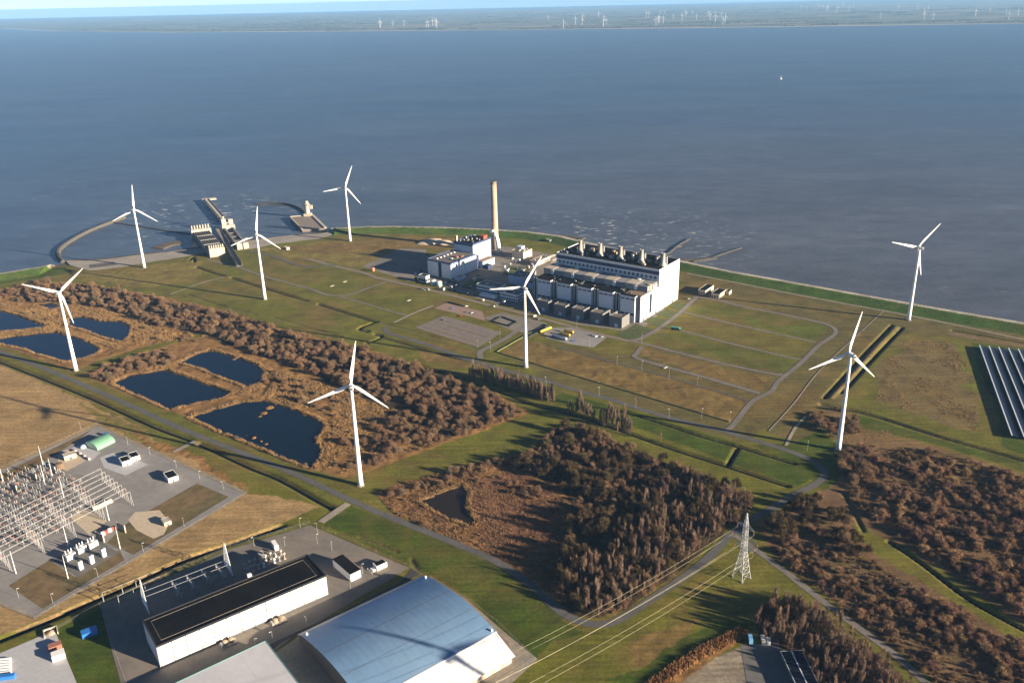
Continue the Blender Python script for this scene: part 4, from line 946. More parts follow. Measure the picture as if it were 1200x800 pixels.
MB().box(ln + 2, ln + 12, -10, -2, 10, 20).build("gate_tower", CONCL, t); MB().box(ln + 2, ln + 12, 3, 11, 10, 22).build("gate_tower", CONCL, t)
MB().lathe([(2.2, 10), (2.2, 24), (2.6, 24), (2.4, 26)], 12, ln + 8, 7).build("gate_mast", CONCL, t)
for k in range(4): MB().box(14 + k * 32, 16 + k * 32, -6, 6, 3.5, 5).build("strut", CONCD, t)
# harbour platform and beacon tower
pl = [(-446, 1726), (-402, 1736), (-354, 1626), (-397, 1617)]
t = thing("quay_platform", "grey stone quay platform with pale edge under the beacon tower", "quay", (-400, 1675, 0))
MB().prism([(p[0] + 400, p[1] - 1675) for p in pl], -6, 3.2).build("deck", M("quay_stone", (.20, .165, .14), .9, var=.2), t)
e = [(p[0] + 400, p[1] - 1675) for p in pl]
mb = MB()
for i, w in ((0, 2.0), (1, 5.0), (3, 2.5)):
    p, q = e[i], e[(i + 1) % 4]; an, ln = axis_of(p, q); mb.obox((p[0] + q[0]) / 2, (p[1] + q[1]) / 2, 3.2, ln, w, 1.4, an)
mb.build("kerb_wall", CONCL, t)
t = thing("beacon_tower", "cream beacon tower standing on the quay platform in the sea", "tower", (-411, 1733, 3.2))
MB().box(-7, 8, -6, 6, 0, 5).build("base", CONCL, t)
MB().lathe([(5.4, 5), (4.8, 12), (4.6, 21)], 18).build("shaft", CONCL, t)
MB().lathe([(4.6, 21), (6.4, 22.4), (6.4, 25.2), (6.2, 25.3)], 18).build("gallery", CONC, t)
MB().lathe([(3.8, 25.3), (3.8, 28.5), (4.2, 28.6), (2.0, 30.6)], 14).build("lantern", CONCL, t)
MB().box(4.6, 11, -2.5, 2.5, 14, 21.8).build("lift_bay", CONCL, t)
# breakwaters, groynes
def bank(name, label, cat, line, w, h, mat, seed, zb=-5.0):
    pts = [np.array(p) for p in smooth(line, 5)]; rs = np.random.RandomState(seed); vs = []; fs = []; out = []
    for a, b_ in zip(pts[:-1], pts[1:]):
        n = max(1, int(np.hypot(*(b_ - a)) / 5)); out += [a + (b_ - a) * k / n for k in range(n)]
    out.append(pts[-1]); c0 = out[0]; prof = ((-1, zb), (-.55, h * .55), (-.25, h), (.25, h), (.55, h * .55), (1, zb)); m = len(prof)
    for i, p in enumerate(out):
        tt = out[min(i + 1, len(out) - 1)] - out[max(i - 1, 0)]; tt = tt / np.hypot(*tt); n = np.array([-tt[1], tt[0]])
        for s_, z_ in prof:
            q = p - c0 + n * s_ * w * (1 + .14 * (rs.rand() - .5)); vs.append((q[0], q[1], z_ + .5 * (rs.rand() - .5)))
        if i: fs += [((i - 1) * m + k, (i - 1) * m + k + 1, i * m + k + 1, i * m + k) for k in range(m - 1)]
    fs += [tuple(range(m)), tuple(range(len(vs) - m, len(vs)))[::-1]]
    o = MB().add(vs, [f[::-1] for f in fs]).build(name, mat, None, False, (c0[0], c0[1], 0)); return tag(o, label, cat)
ROCK = M("armour_stone", (.08, .072, .062), .95, var=.4, scale=.6, bump=.6); ROCKD = M("wet_stone", (.045, .042, .040), .9, var=.4, scale=.6)
bank("breakwater", "curved stone breakwater enclosing the shallow basin at far left", "breakwater", GP([(74, 307), (69, 301), (68, 296), (72, 290), (85, 281), (105, 270.5), (125, 262.5), (146, 255)]), 6, 3.4, ROCK, 1)
bank("breakwater", "thin dark submerged wall across the basin behind the left turbine", "breakwater", GP([(130, 260), (165, 265), (195, 270), (232, 275)]), 4, -0.2, ROCKD, 2)
bank("breakwater", "thin dark curved breakwater left of the beacon tower", "breakwater", GP([(301, 238.5), (318, 238.2), (334, 239), (346, 242), (355, 247), (358, 252)]), 4.5, 2.2, ROCKD, 3)
bank("groyne", "dark stone groyne pointing seaward from behind the right-hand stack", "groyne", GP([(776, 300), (785, 295), (795, 287), (808, 279.5)]), 2.8, 1.2, ROCKD, 4)
bank("groyne", "dark stone groyne right of the power station gable", "groyne", GP([(812, 306), (832, 302), (850, 296), (869, 290)]), 2.4, .9, ROCKD, 5)
bank("rubble_spit", "pale rubble spit at the waterline right of the power station", "spit", GP([(784, 303.5), (800, 304), (820, 303.5), (838, 301.5)]), 10, .8, ROCK, 6)
bank("rubble_spit", "low sandy rubble bank on the shore above the dike hut", "spit", GP([(655, 276), (668, 277), (684, 279.5)]), 12, .5, ROCK, 7)
o = bank("mud_bank", "dark brown mud bank against the left side of the intake", "mud bank", GP([(184, 291), (198, 286), (212, 284)]), 22, .9, M("mud", MUD, .8, var=.3), 8)

# ------------------------------------------------------------------ converter hall (black roof, white panels)
H0 = (-236.6, 451.9)
t = thing("converter_hall", "long hall with black flat roof and sunlit white panelled wall", "hall", H0, 36.3)
MB().box(0, 120, 0, 32, 0, 17).build("wall", M("hall_wall", (.06, .06, .065), .7, var=.1), t)
for k in range(13):
    w = 120 / 13
    MB().box(k * w + .30, (k + 1) * w - .30, -.3, -.003, 1.4, 16.6).build("wall_panel", CLAD, t)
MB().box(.3, 119.7, -.35, -.003, .1, 1.25).build("plinth", NACD, t)
for k in range(4): MB().box(-.3, -.003, k * 8 + .12, (k + 1) * 8 - .12, .3, 16.6).build("wall_panel", CLAD, t)
for k in range(4): MB().box(120.003, 120.3, k * 8 + .12, (k + 1) * 8 - .12, .3, 16.6).build("wall_panel", CLAD, t)
MB().box(-.4, 120.4, -.4, 32.4, 17, 17.5).build("roof", ROOF, t)
MB().box(-.4, 120.4, -.4, .5, 17.5, 18.2).box(-.4, 120.4, 31.5, 32.4, 17.5, 18.2).box(-.4, .5, .5, 31.5, 17.5, 18.2).box(119.5, 120.4, .5, 31.5, 17.5, 18.2).build("parapet", BLACK, t)
MB().box(4, 115, 4.4, 4.7, 17.5, 17.75).box(4, 115, 28, 28.3, 17.5, 17.75).box(4, 4.3, 4.7, 28, 17.5, 17.75).box(114.7, 115, 4.7, 28, 17.5, 17.75).build("roof_line", ROOFG, t)
MB().box(74, 77, 32.4, 34.6, 14, 20).build("vent_cowl", WHITE, t)
for k, u_ in enumerate((39, 75)):
    c_ = thing("cooler_unit", ("left cooling unit of two tan tanks on a pad at the white wall", "right cooling unit of two tan tanks on a pad at the white wall")[k], "cooling unit",
               (H0[0] + math.cos(R(36.3)) * u_ + math.sin(R(36.3)) * 5, H0[1] + math.sin(R(36.3)) * u_ - math.cos(R(36.3)) * 5, 0.1), 36.3)
    MB().box(-1, 10, -3, 3, 0, .5).build("pad", CONCL, c_)
    for q in (2.4, 6.6): MB().lathe([(1.7, .5), (1.7, 3.0), (1.2, 3.5)], 14, q, 0).build("drum", TAN, c_)
    MB().box(-.6, .6, -2, 2, .5, 2).build("control_box", GALV, c_)
# its outdoor gantries: white triangular lattice end frames
def lattice_frame(o, base_u, spread, h, mat=WHITE):
    mb = MB(); r = .16
    for v in (-spread, spread): mb.tube((0, v, 0), (0, v * .12, h), .22, n=4)
    for k in range(9):
        z0, z1 = h * k / 9, h * (k + 1) / 9; w0 = spread * (1 - .88 * k / 9); w1 = spread * (1 - .88 * (k + 1) / 9)
        mb.tube((0, -w0, z0), (0, w1, z1), r, n=4).tube((0, w0, z0), (0, -w1, z1), r, n=4).tube((0, -w1, z1), (0, w1, z1), r, n=4)
    return mb.build("lattice", mat, o)
for k, (bp_, lb) in enumerate((((171, 712), "left white lattice end tower beside the black-roofed hall"), ((268, 668), "right white lattice end tower beside the black-roofed hall"))):
    x, y = G(*bp_); o = thing("gantry_tower", lb, "gantry", (x, y, 0), 36.3)
    lattice_frame(o, 0, 9.5, 25)
    for v in (-9.5, 9.5): MB().box(-.7, .7, v - .7, v + .7, -.2, .5).build("footing", CONC, o)
x0, y0 = G(171, 712); x1, y1 = G(268, 668)
o = thing("switchgear_row", "row of blue-grey switchgear bays in the shade behind the black-roofed hall", "switchgear", (x0, y0, 0), 36.3)
for k in range(4):
    u_ = 22 + k * 11
    mb = MB()
    for v in (-7, 0, 7): mb.tube((u_, v, 0), (u_, v, 9), .35, n=6).lathe([(.7, 6), (.5, 6.6), (.7, 7.2), (.5, 7.8), (.7, 8.4), (.3, 9)], 8, u_, v).box(u_ + 2, u_ + 3.2, v - .6, v + .6, 0, 6)
    mb.box(u_ - .3, u_ + .3, -8, 8, 8.9, 9.3)
    mb.build("bay", GALV, o)
mb = MB()
for v in (-7, 0, 7): mb.tube((2, v, 9.3), (62, v, 9.3), .14, n=4)
mb.build("busbar", GALV, o)
o = thing("switchgear_row", "scattered low switchgear and posts at the far end of the hall's shaded yard", "switchgear", G(285, 668), 36.3)
rs = random.Random(4)
for k in range(16):
    u_, v = 2 + (k % 8) * 4.2, (k // 8) * 7 - 6; h = rs.uniform(2.5, 5)
    MB().tube((u_, v, 0), (u_, v, h), .3, n=6).box(u_ - .8, u_ + .8, v - .8, v + .8, h, h + 1.2).box(u_ - .9, u_ + .9, v - .9, v + .9, 0, .5).build("apparatus", rs.choice([GALV, CONCL, WHITE]), o)
o = thing("post_row", "short line posts with wires at the shaded left end of the hall yard", "posts", G(122, 706), 36.3)
for k, (u_, v, h) in enumerate(((0, 0, 9), (8, -13, 10), (14, 3, 6), (20, -4, 5), (24, 4, 5), (28, -6, 5))):
    MB().tube((u_, v, 0), (u_, v, h), .35, .2, n=6).box(u_ - .2, u_ + .2, v - 1.5, v + 1.5, h, h + .3).build("post", GALV, o)
MB().tube((0, 0, 9), (40, 3, 8.4), .12, n=4).tube((8, -13, 10), (40, -6, 8.6), .12, n=4).build("wire", GALV, o)

def shed(name, label, cat, a, b_, depth, h, wall, roof, group=None, panels=0, z=0.06):
    """box building from front-left ground point a to front-right b_, depth away from the viewer"""
    ang, ln = axis_of(a, b_)
    o = thing(name, label, cat, (a[0], a[1], z), ang, group)
    MB().box(0, ln, 0, depth, 0, h).build("wall", wall, o)
    MB().box(-.15, ln + .15, -.15, depth + .15, h, h + .35).build("roof", roof, o)
    for k in range(panels): MB().box(ln * k / panels + .06, ln * (k + 1) / panels - .06, -.1, -.003, .2, h - .15).build("wall_panel", wall, o)
    return o
o = shed("relay_house", "narrow white relay house with black roof right of the long hall", "building", (-125.3, 538.2), (-118.6, 544.0), 26, 6.6, CLAD, ROOF)
for k in range(5): MB().box(-.1, -.003, k * 5.2 + .1, k * 5.2 + 5.1, .2, 6.4).build("wall_panel", CLAD, o)
x, y = G(442, 669)
o = thing("generator_house", "small white building with dark roof and railings near the yard's right corner", "building", (x, y, .07), 38)
MB().box(0, 9, 0, 6, 0, 3.8).build("wall", CLAD, o); MB().box(.4, 8.6, .4, 5.6, 3.8, 4.05).build("roof", ROOF, o); MB().box(-.1, 9.1, -.1, .4, 3.8, 4.3).box(-.1, .4, .4, 6.1, 3.8, 4.3).build("parapet", CLAD, o)
MB().box(-3, -.2, 1, 5, 0, 1.6).tube((-5, -1, 0), (-5, -1, 2), .1).tube((-5, -1, 2), (-5, 6, 2), .1).tube((-5, 6, 0), (-5, 6, 2), .1).tube((-5, -1, 1), (-5, 6, 1), .08).build("railing", WHITE, o)
def container(name, label, loc, ang, lx, ly, h, mat, group=None, top=None):
    """ribbed steel box with doors"""
    o = thing(name, label, "container" if "container" in name else "unit", (loc[0], loc[1], .15), ang, group)
    mb = MB().box(0, lx, 0, ly, 0, h)
    n = int(lx / .9)
    for k in range(n): mb.box(lx * (k + .25) / n, lx * (k + .75) / n, -.08, -.002, .15, h - .15).box(lx * (k + .25) / n, lx * (k + .75) / n, ly + .002, ly + .08, .15, h - .15)
    mb.build("body", mat, o)
    MB().box(-.05, lx + .05, -.05, ly + .05, h, h + .12).build("lid", top or mat, o)
    MB().box(-.06, -.003, .15, ly / 2 - .05, .15, h - .15).box(-.06, -.003, ly / 2 + .05, ly - .15, .15, h - .15).build("door", mat, o)
    return o
container("power_unit", "white upright unit standing at the far corner of the converter yard", G(327, 644), 122, 9, 3.2, 4.4, WHITE)
container("power_unit", "cream low unit lying beside the white unit in the converter yard", G(312, 655), 120, 10, 4, 2.6, CONCL)
container("tool_container", "blue container with red end on the shaded green lawn", G(97, 749), 33, 10, 6, 3.4, BLUE)
# vehicles
def car(label, loc, ang, mat, group, z=.2, van=False):
    o = thing("parked_van" if van else "parked_car", label, "van" if van else "car", (loc[0], loc[1], z), ang, group)
    L_, h1, h2 = (5.4, 1.1, 2.1) if van else (4.4, .85, 1.45)
    pr = [(0, .35), (L_, .35), (L_, h1 * .9), (L_ - .8, h1), (L_ - 1.3 if van else L_ - 1.5, h2), (.15 if van else .8, h2), (0, h1)]
    MB().profile(pr, -.9, .9).build("body", mat, o)
    MB().box(.9, L_ - 1.6, -.93, -.905, h1 + .05, h2 - .15).box(.9, L_ - 1.6, .905, .93, h1 + .05, h2 - .15).build("window", GLASS, o)
    for u_ in (.85, L_ - .9):
        for v in (-.78, .78):
            mb = MB(); n = 10
            vs = [(u_ + .34 * math.cos(2 * math.pi * k / n), v + s_ * .12, .34 + .34 * math.sin(2 * math.pi * k / n)) for s_ in (-1, 1) for k in range(n)]
            mb.add(vs, [(k, (k + 1) % n, n + (k + 1) % n, n + k) for k in range(n)] + [tuple(range(n))[::-1], tuple(range(n, 2 * n))]).build("wheel", RUBBER, o)
    return o
SILVER = M("silver_paint", (.45, .46, .47), .35, .3); GREY = M("grey_paint", (.12, .12, .13), .35)
for k, (x, y, a, m_, lb) in enumerate(((519, 375.5, 20, GREY, "dark car alone at the back of the gravel car park"), (529, 362, 20, BLUE, "dark blue car on the red brick parking lot"),
        (546, 366.5, 15, GREY, "dark car left of the white one on the red brick lot"), (552, 367.5, 15, WHITE, "white car between others on the red brick lot"),
        (556, 368, 15, GREY, "black car at the right end of the red brick lot"), (545, 359.5, 15, WHITE, "white car beside the frontage road lawn"),
        (539, 371, 60, M("red_car", (.4, .04, .03), .35), "red car below the red brick lot"), (697, 395, 30, WHITE, "white car left of the tanker yard's pair"), (704, 395.5, 30, SILVER, "silver car right of the white one in the tanker yard"),
        (693, 393.5, 30, GREY, "dark car behind the tanker yard's white car"), (625, 371.5, 40, WHITE, "white van nearest the front turbine mast"), (630, 375, 40, GREY, "dark car beside the white van near the turbine mast"),
        (806, 351, 30, SILVER, "pale car below the sheds right of the gable"), (671, 400, 0, BLUE, "small blue car at the edge of the tanker yard"))):
    car(lb, G(x, y), a, m_, "cars parked around the station", van="van" in lb)
def tank_trailer(label, a, b_, mat):
    ang, ln = axis_of(a, b_)
    o = thing("tank_trailer", label, "trailer", (a[0], a[1], .2), ang, "tank trailers in the yard")
    mb = MB(); n = 14; vs = []
    for u_, r_ in ((0, 1.0), (.5, 1.5), (ln - .5, 1.5), (ln, 1.0)): vs += [(u_, r_ * math.cos(2 * math.pi * k / n), 2.6 + r_ * math.sin(2 * math.pi * k / n)) for k in range(n)]
    mb.add(vs, [(j * n + k, j * n + (k + 1) % n, (j + 1) * n + (k + 1) % n, (j + 1) * n + k) for j in range(3) for k in range(n)] + [tuple(range(n))[::-1], tuple(range(3 * n, 4 * n))])
    mb.build("tank", mat, o, False)
    MB().box(.4, ln - .4, -1.2, 1.2, .75, 1.15).build("chassis", BLACK, o)
    for u_ in (1.5, 2.9, ln - 2): MB().box(u_ - .5, u_ + .5, -1.3, 1.3, 0, .95).build("axle", RUBBER, o)
    MB().box(2, ln - 2, -.4, .4, 4.1, 4.3).build("walkway", GALV, o)
tank_trailer("yellow tank trailer nearest the turbine, alone on the grass edge", G(633, 391), G(646, 386), YEL)
tank_trailer("yellow tank trailer at the back of the yard row", G(661, 388.5), G(672, 391.5), YEL)
tank_trailer("yellow tank trailer in the middle of the yard row", G(656, 391), G(668, 395), YEL)
tank_trailer("white tank trailer at the front of the yard row", G(647, 394), G(664, 399.5), WHITE)
tank_trailer("green tank trailer alone on the grass right of the gable", G(786, 385.5), G(797, 387), M("green_tank", (.10, .30, .26), .5))

# ------------------------------------------------------------------ warehouses in the foreground
W0 = (-146.5, 470.5)
METAL = M("standing_seam_roof", (.15, .28, .46), .5, .12, var=.10, scale=.05, col2=(.19, .30, .44))  # sky's blue on the shaded side is mixed into the grey sheet colour
METALW = M("white_sheet_roof", (.70, .70, .71), .5, .1, var=.05, scale=.1)
t = thing("arched_warehouse", "huge warehouse with shiny blue-grey curved roof and white lower slope", "warehouse", W0, 38)
WL = 100.0
arc = [(-3, 6.5), (0, 9.0)]
def zr(v):      # roof height across the span, v metres from the left eave
    return 9 + 7.6 * math.sin(math.pi * min(v, 86) / 104) ** 0.95
nseg = 40; sp = [k * 86 / nseg for k in range(nseg + 1)]
def roof_sheet(v0, v1, name, mat, parent, n=6, drop=None):
    vs = []; fs = []
    for k in range(n + 1):
        v = v0 + (v1 - v0) * k / n; z_ = zr(v) if drop is None else drop[0] + (drop[1] - drop[0]) * k / n
        vs += [(-1, -v, z_), (WL, -v, z_), (-1, -v, z_ - .25), (WL, -v, z_ - .25)]
        if k:
            a = 4 * (k - 1); c_ = 4 * k
            fs += [(a, c_, c_ + 1, a + 1)[::1], (a + 2, a + 3, c_ + 3, c_ + 2), (a + 1, c_ + 1, c_ + 3, a + 3), (a, a + 2, c_ + 2, c_)]
    fs += [(0, 1, 3, 2), (4 * n, 4 * n + 2, 4 * n + 3, 4 * n + 1)]
    return MB().add(vs, fs).build(name, mat, parent, False)
# one continuous curved roof sheet, seams proud of it
roof_sheet(0, 86, "curved_roof", METAL, t, 48)
roof_sheet(-6.5, -0.05, "eave_slope", M("dull_sheet_roof", (.40, .39, .38), .6, .2, var=.08), t, 2, (5.2, 8.9))
roof_sheet(86.1, 106, "lower_slope", METALW, t, 2, (zr(86) - .6, 6.2))
MB().box(-1, WL, -86.6, -85.6, zr(86) - .5, zr(86) + .25).build("ridge_flashing", WHITE, t)
for k in range(1, 20): MB().add([q for v in sp[::2] for q in ((k * 5 - .12, -v, zr(v) + .06), (k * 5 + .12, -v, zr(v) + .06))], [(2 * i, 2 * i + 2, 2 * i + 3, 2 * i + 1) for i in range(len(sp[::2]) - 1)]).build("sheet_lap", M("lap_strip", (.22, .33, .46), .5, .1), t)
for v in (33.0, 60.0): MB().box(0, WL - 1, -v - .12, -v + .12, zr(v) - .03, zr(v) + .06).build("roof_seam", NACD, t)
pr = [(6.3, 0), (6.3, 5.1)] + [(-v, zr(v) - .3) for v in sp] + [(-104, 5.9), (-104, 0)]
for u_ in (0.0, WL - 1.4):
    n = len(pr); vs = [(u_, p[0], p[1]) for p in pr] + [(u_ + .4, p[0], p[1]) for p in pr]
    MB().add(vs, [tuple(range(n)), tuple(range(n, 2 * n))[::-1]] + [(k, n + k, n + (k + 1) % n, (k + 1) % n) for k in range(n)]).build("gable_wall", M("brown_gable", (.13, .105, .085), .8, var=.2), t)
MB().box(.4, WL - 1.4, -104, -103.5, 0, 5.8).box(.4, WL - 1.4, 5.8, 6.3, 0, 5.0).build("side_wall", TAN, t)
for k in range(12): MB().box(4 + k * 8, 9.5 + k * 8, -104.15, -104.003, .2, 4.2).build("loading_door", CONCL, t)
for (u_, v) in ((1.5, -3), (WL - 3, -3), (WL - 3, -84)): MB().box(u_, u_ + 1.2, v - .6, v + .6, zr(-v), zr(-v) + 1.6).build("roof_vent", WHITE, t)
a = G(311, 751, 8.5); cxr, cyr = a
t = thing("flat_warehouse", "warehouse with pale flat roof cut by the bottom edge", "warehouse", (cxr, cyr, 0), 38)
MB().box(-72, 0, -80, 0, 0, 8.2).build("wall", CLAD, t)
for k in range(4): MB().box(-72.2 + k * 18, -54.25 + k * 18, -80.2, .2, 8.2, 8.55).build("roof_panel", M("pale_roof_membrane", (.52, .52, .55), .7, var=.06, scale=.2, col2=(.48, .48, .51)), t)
MB().box(0.21, .5, -80, .3, 7.7, 8.7).box(-72, .2, .21, .5, 7.7, 8.7).build("gutter", M("teal_trim", (.15, .42, .42), .5), t)
for k in range(6): MB().box(.003, .12, -12 * k - 9, -12 * k - 4, .2, 5).build("loading_door", NACD, t)
# logistics yard, bottom left
x, y = G(60, 772)
for k, (x, y, lx, ly, h, m_, lb) in enumerate(((62, 776, 8, 6, 4, WHITE, "white container with open top at the edge of the pale yard"), (58, 764, 8, 5, 3, BRICK, "brown open container between white one and sand bay"))):
    container("yard_container", lb, G(x, y), 32, lx, ly, h, m_)
o = thing("sand_bay", "small pale walled sand bay at the corner of the pale yard", "bay", G(52, 748), 32)
MB().box(0, 9, 7.4, 8, 0, 2).box(0, .6, 0, 7.4, 0, 2).box(8.4, 9, 0, 7.4, 0, 2).build("wall", CONCL, o); MB().lathe([(3.4, 0), (2.2, 1.2), (.3, 1.9)], 12, 4.6, 3.8).build("sand", TAN, o)
for k in range(7):
    x, y = G(-2, 775 + k * 3.1)
    o = MB().box(0, 8, 0, 1.5, 0, 1.6).box(.3, 7.7, .2, 1.3, 1.6, 1.75).build("panel_stack", WHITE, None, False, (x, y, .1)); o.rotation_euler = (0, 0, R(5))
    tag(o, "white stack of panels in the ladder-like row at the left edge of the pale yard", "stack", "white panel stacks at the left edge")
container("yard_container", "bright blue container in the bottom left corner", G(-4, 798), 10, 11, 3, 2.6, BLUE)

# ------------------------------------------------------------------ air-insulated substation, left
STEELW = M("gantry_steel", (.52, .52, .52), .5, .1, var=.1)
bx0, by0 = G(118, 549, 14); bx1, by1 = G(152, 576, 14)
bus_dir = math.degrees(math.atan2(G(0, 606, 14)[1] - by0, G(0, 606, 14)[0] - bx0))
for k in range(8):
    tt = k / 7; x, y = bx0 + (bx1 - bx0) * tt, by0 + (by1 - by0) * tt
    nth = ("at the back of the eight", "second from the back", "third from the back", "fourth from the back", "fourth from the front", "third from the front", "second from the front", "at the front of the eight")[k]
    o = thing("busbar_gantry", "long white busbar on slanting posts, " + nth, "busbar", (x, y, 0), bus_dir, "parallel busbars of the left substation")
    mb = MB()
    for s_ in (-.45, .45): mb.tube((0, s_, 14), (170, s_, 14), .075, n=4)
    for q in range(34): mb.tube((q * 5, -.45, 14), (q * 5 + 5, .45, 14), .04, n=3)
    mb.build("beam", STEELW, o)
    for q in range(7):
        MB().tube((q * 27, -1.6, 0), (q * 27, 0, 14), .13, n=5).tube((q * 27, 1.6, 0), (q * 27, 0, 14), .11, n=5).build("leg", STEELW, o)
        MB().lathe([(.28, 14.2), (.16, 14.6), (.28, 15), (.16, 15.4), (.28, 15.8), (.1, 16.4)], 6, q * 27 + 3, 0).build("insulator", BRICK, o)
rs = random.Random(11)
CLR = [CONCL, CONCL, WHITE]
poly = GP([(0, 560), (55, 545), (95, 560), (110, 590), (70, 625), (40, 645), (0, 640), (-60, 640), (-60, 590)])
pp = np.array([(rs.uniform(min(p[0] for p in poly), max(p[0] for p in poly)), rs.uniform(min(p[1] for p in poly), max(p[1] for p in poly))) for _ in range(900)])
ok = inside(pp[:, 0], pp[:, 1], poly); pp = pp[ok]
# apparatus stands in rows square to the busbars
cd, sd_ = math.cos(R(bus_dir)), math.sin(R(bus_dir)); pts_ = []
for i in range(-4, 20):
    for j in range(-10, 22):
        u_, v = i * 6.4, j * 5.2; x, y = bx0 + cd * u_ + sd_ * v * 1.0, by0 + sd_ * u_ - cd * v * 1.0
        if inside(np.array([x]), np.array([y]), poly)[0] and rs.random() < .78: pts_.append((x, y))
kinds = []
for q in range(4):
    h = (5.0, 6.5, 4.2, 7.5)[q]; mb = MB()
    mb.tube((-.8, 0, 0), (-.8, 0, h * .55), .14, n=4).tube((.8, 0, 0), (.8, 0, h * .55), .14, n=4).box(-1.2, 1.2, -.3, .3, h * .55, h * .6)
    st = mb.mesh("stand"); st.materials.append(GALV)
    mb = MB()
    for u_ in ((-.8, .8), (0,), (-.9, 0, .9), (0,))[q]: mb.lathe([(.3, h * .6), (.2, h * .68), (.34, h * .74), (.2, h * .82), (.32, h * .9), (.12, h)], 6, u_, 0)
    ins = mb.mesh("insulator"); ins.materials.append((CONCL, CONCL, BRICK, GALV)[q]); kinds.append((st, ins))
for (x, y) in pts_:
    o = thing("switch_apparatus", "pale insulator stand among the rows under and beside the busbars", "insulator stand", (x, y, .1), bus_dir + rs.choice((0, 90)), "insulator stands of the left substation")
    st, ins = rs.choice(kinds)
    for me_, nm in ((st, "stand"), (ins, "insulator")):
        c_ = bpy.data.objects.new(nm, me_); C.objects.link(c_); c_.parent = o
# tall slim masts
MAST = [((4, 565), (1, 540)), ((50.5, 545), (45, 522)), ((53, 568), (47, 548)), ((80, 641), (68, 617)), ((19, 672), (9, 644)), ((128, 610), (122, 592)), ((141, 643), (137, 624)), ((80, 678), (73, 653)), ((75, 583), (70, 562)), ((62, 560), (58, 540))]
MLAB = ["lightning mast at the left image edge above the wall panels", "lightning mast beside the pale hut on the dry turf", "lightning mast in front of the leaning grey wall panel", "lightning mast beside the transformer bay's rear row",
        "thick lightning mast on the open paving at lower left", "lightning mast between the dark crescent heap and the red rack", "lightning mast on the dry turf right of the blue wall panels", "lightning mast at the transformer bay's left corner",
        "lightning mast behind the busbars near the sandy pad", "lightning mast at the rear of the switchyard"]
for ((x, y), _), lb in zip(MAST, MLAB):
    o = thing("lightning_mast", "slim white " + lb, "mast", G(x, y), 0, "lightning masts of the left substation")
    MB().lathe([(.5, 0), (.5, .3)], 8).build("base", CONC, o); MB().tube((0, 0, .3), (0, 0, 21), .34, .12, n=7).build("pole", WHITE, o)
# walls between transformers, transformers
for k, (x, y, lb) in enumerate(((62, 553, "grey fire wall panel with a rounded brown tank beside it"), (40, 562, "grey fire wall panel, middle of the three along the rear turf"), (17, 575, "grey fire wall panel nearest the left edge"), (118, 633, "blue-grey fire wall left of the red and white rack"), (143, 622, "blue-grey fire wall right of the red and white rack"))):
    o = thing("fire_wall", lb, "wall panel", (*G(x, y), .1), bus_dir + 90, "fire walls of the left substation")
    MB().box(-5, 5, -.3, .3, 0, 7).build("slab", CONC, o); MB().box(-5.2, -4.7, -.5, .5, 0, 7.2).box(4.7, 5.2, -.5, .5, 0, 7.2).build("column", CONCL, o)
for k, (x, y, lb) in enumerate(((95, 667, "left"), (108, 660, "middle"), (122, 652, "right"))):
    o = thing("transformer_cooler", "tall white ribbed cooler, %s one of the front row in the transformer bay" % lb, "cooler", (*G(x, y), .15), bus_dir, "ribbed coolers in the transformer bay")
    for q in range(7): MB().box(-1.6, 1.6, -1.5, 1.5, .4 + q * 1.1, 1.1 + q * 1.1).build("fin", WHITE, o)
    MB().box(-1.2, 1.2, -1.1, 1.1, 0, 8).build("core", NACD, o)
for k, (x, y, lb) in enumerate(((82, 654, "left"), (95, 646, "middle"), (108, 640, "right"))):
    o = thing("power_transformer", "grey power transformer with white bushings, %s one behind the ribbed coolers" % lb, "transformer", (*G(x, y), .15), bus_dir, "transformers in the transformer bay")
    MB().box(-4, 4, -2.6, 2.6, .3, 5).build("tank", GALV, o)
    for q in (-2.4, 0, 2.4): MB().lathe([(.4, 5), (.25, 5.5), (.45, 6), (.25, 6.6), (.4, 7.2), (.15, 8.4)], 8, q, 0).build("bushing", WHITE, o)
    for q in range(5): MB().box(-3.6 + q * 1.6, -2.6 + q * 1.6, 2.7, 3.6, .5, 4.6).build("radiator", WHITE, o)
    MB().lathe([(.8, 6.0), (.8, 6.9)], 10, 0, 2.2).build("conservator", WHITE, o)
# curved green shed
x, y = G(114.5, 528); t = thing("arched_shed", "round-topped green shed at the top of the left substation", "shed", (x, y, .1), 59)
n = 12; pr = [(10 - 10 * math.cos(math.pi * k / n), 1.4 + 5.2 * math.sin(math.pi * k / n)) for k in range(n + 1)]
vs = [(0, p[0] , p[1]) for p in pr] + [(20, p[0], p[1]) for p in pr]; m_ = n + 1
mb = MB().add(vs, [(k, m_ + k, m_ + k + 1, k + 1) for k in range(n)])
mb.add([(0, .0, 0), (0, 0, 1.4), (20, 0, 1.4), (20, 0, 0), (0, 20, 0), (0, 20, 1.4), (20, 20, 1.4), (20, 20, 0)], [(0, 3, 2, 1), (4, 5, 6, 7)]).build("arched_roof", GREEN, t)
pe = [(0, 0)] + pr + [(20, 0)]
MB().add([(.05, p[0], p[1]) for p in pe], [tuple(range(len(pe)))]).add([(19.95, p[0], p[1]) for p in pe], [tuple(range(len(pe)))[::-1]]).build("end_wall", GREENL, t)
MB().box(-.1, .03, 6, 14, 0, 5).build("door", GREENL, t)
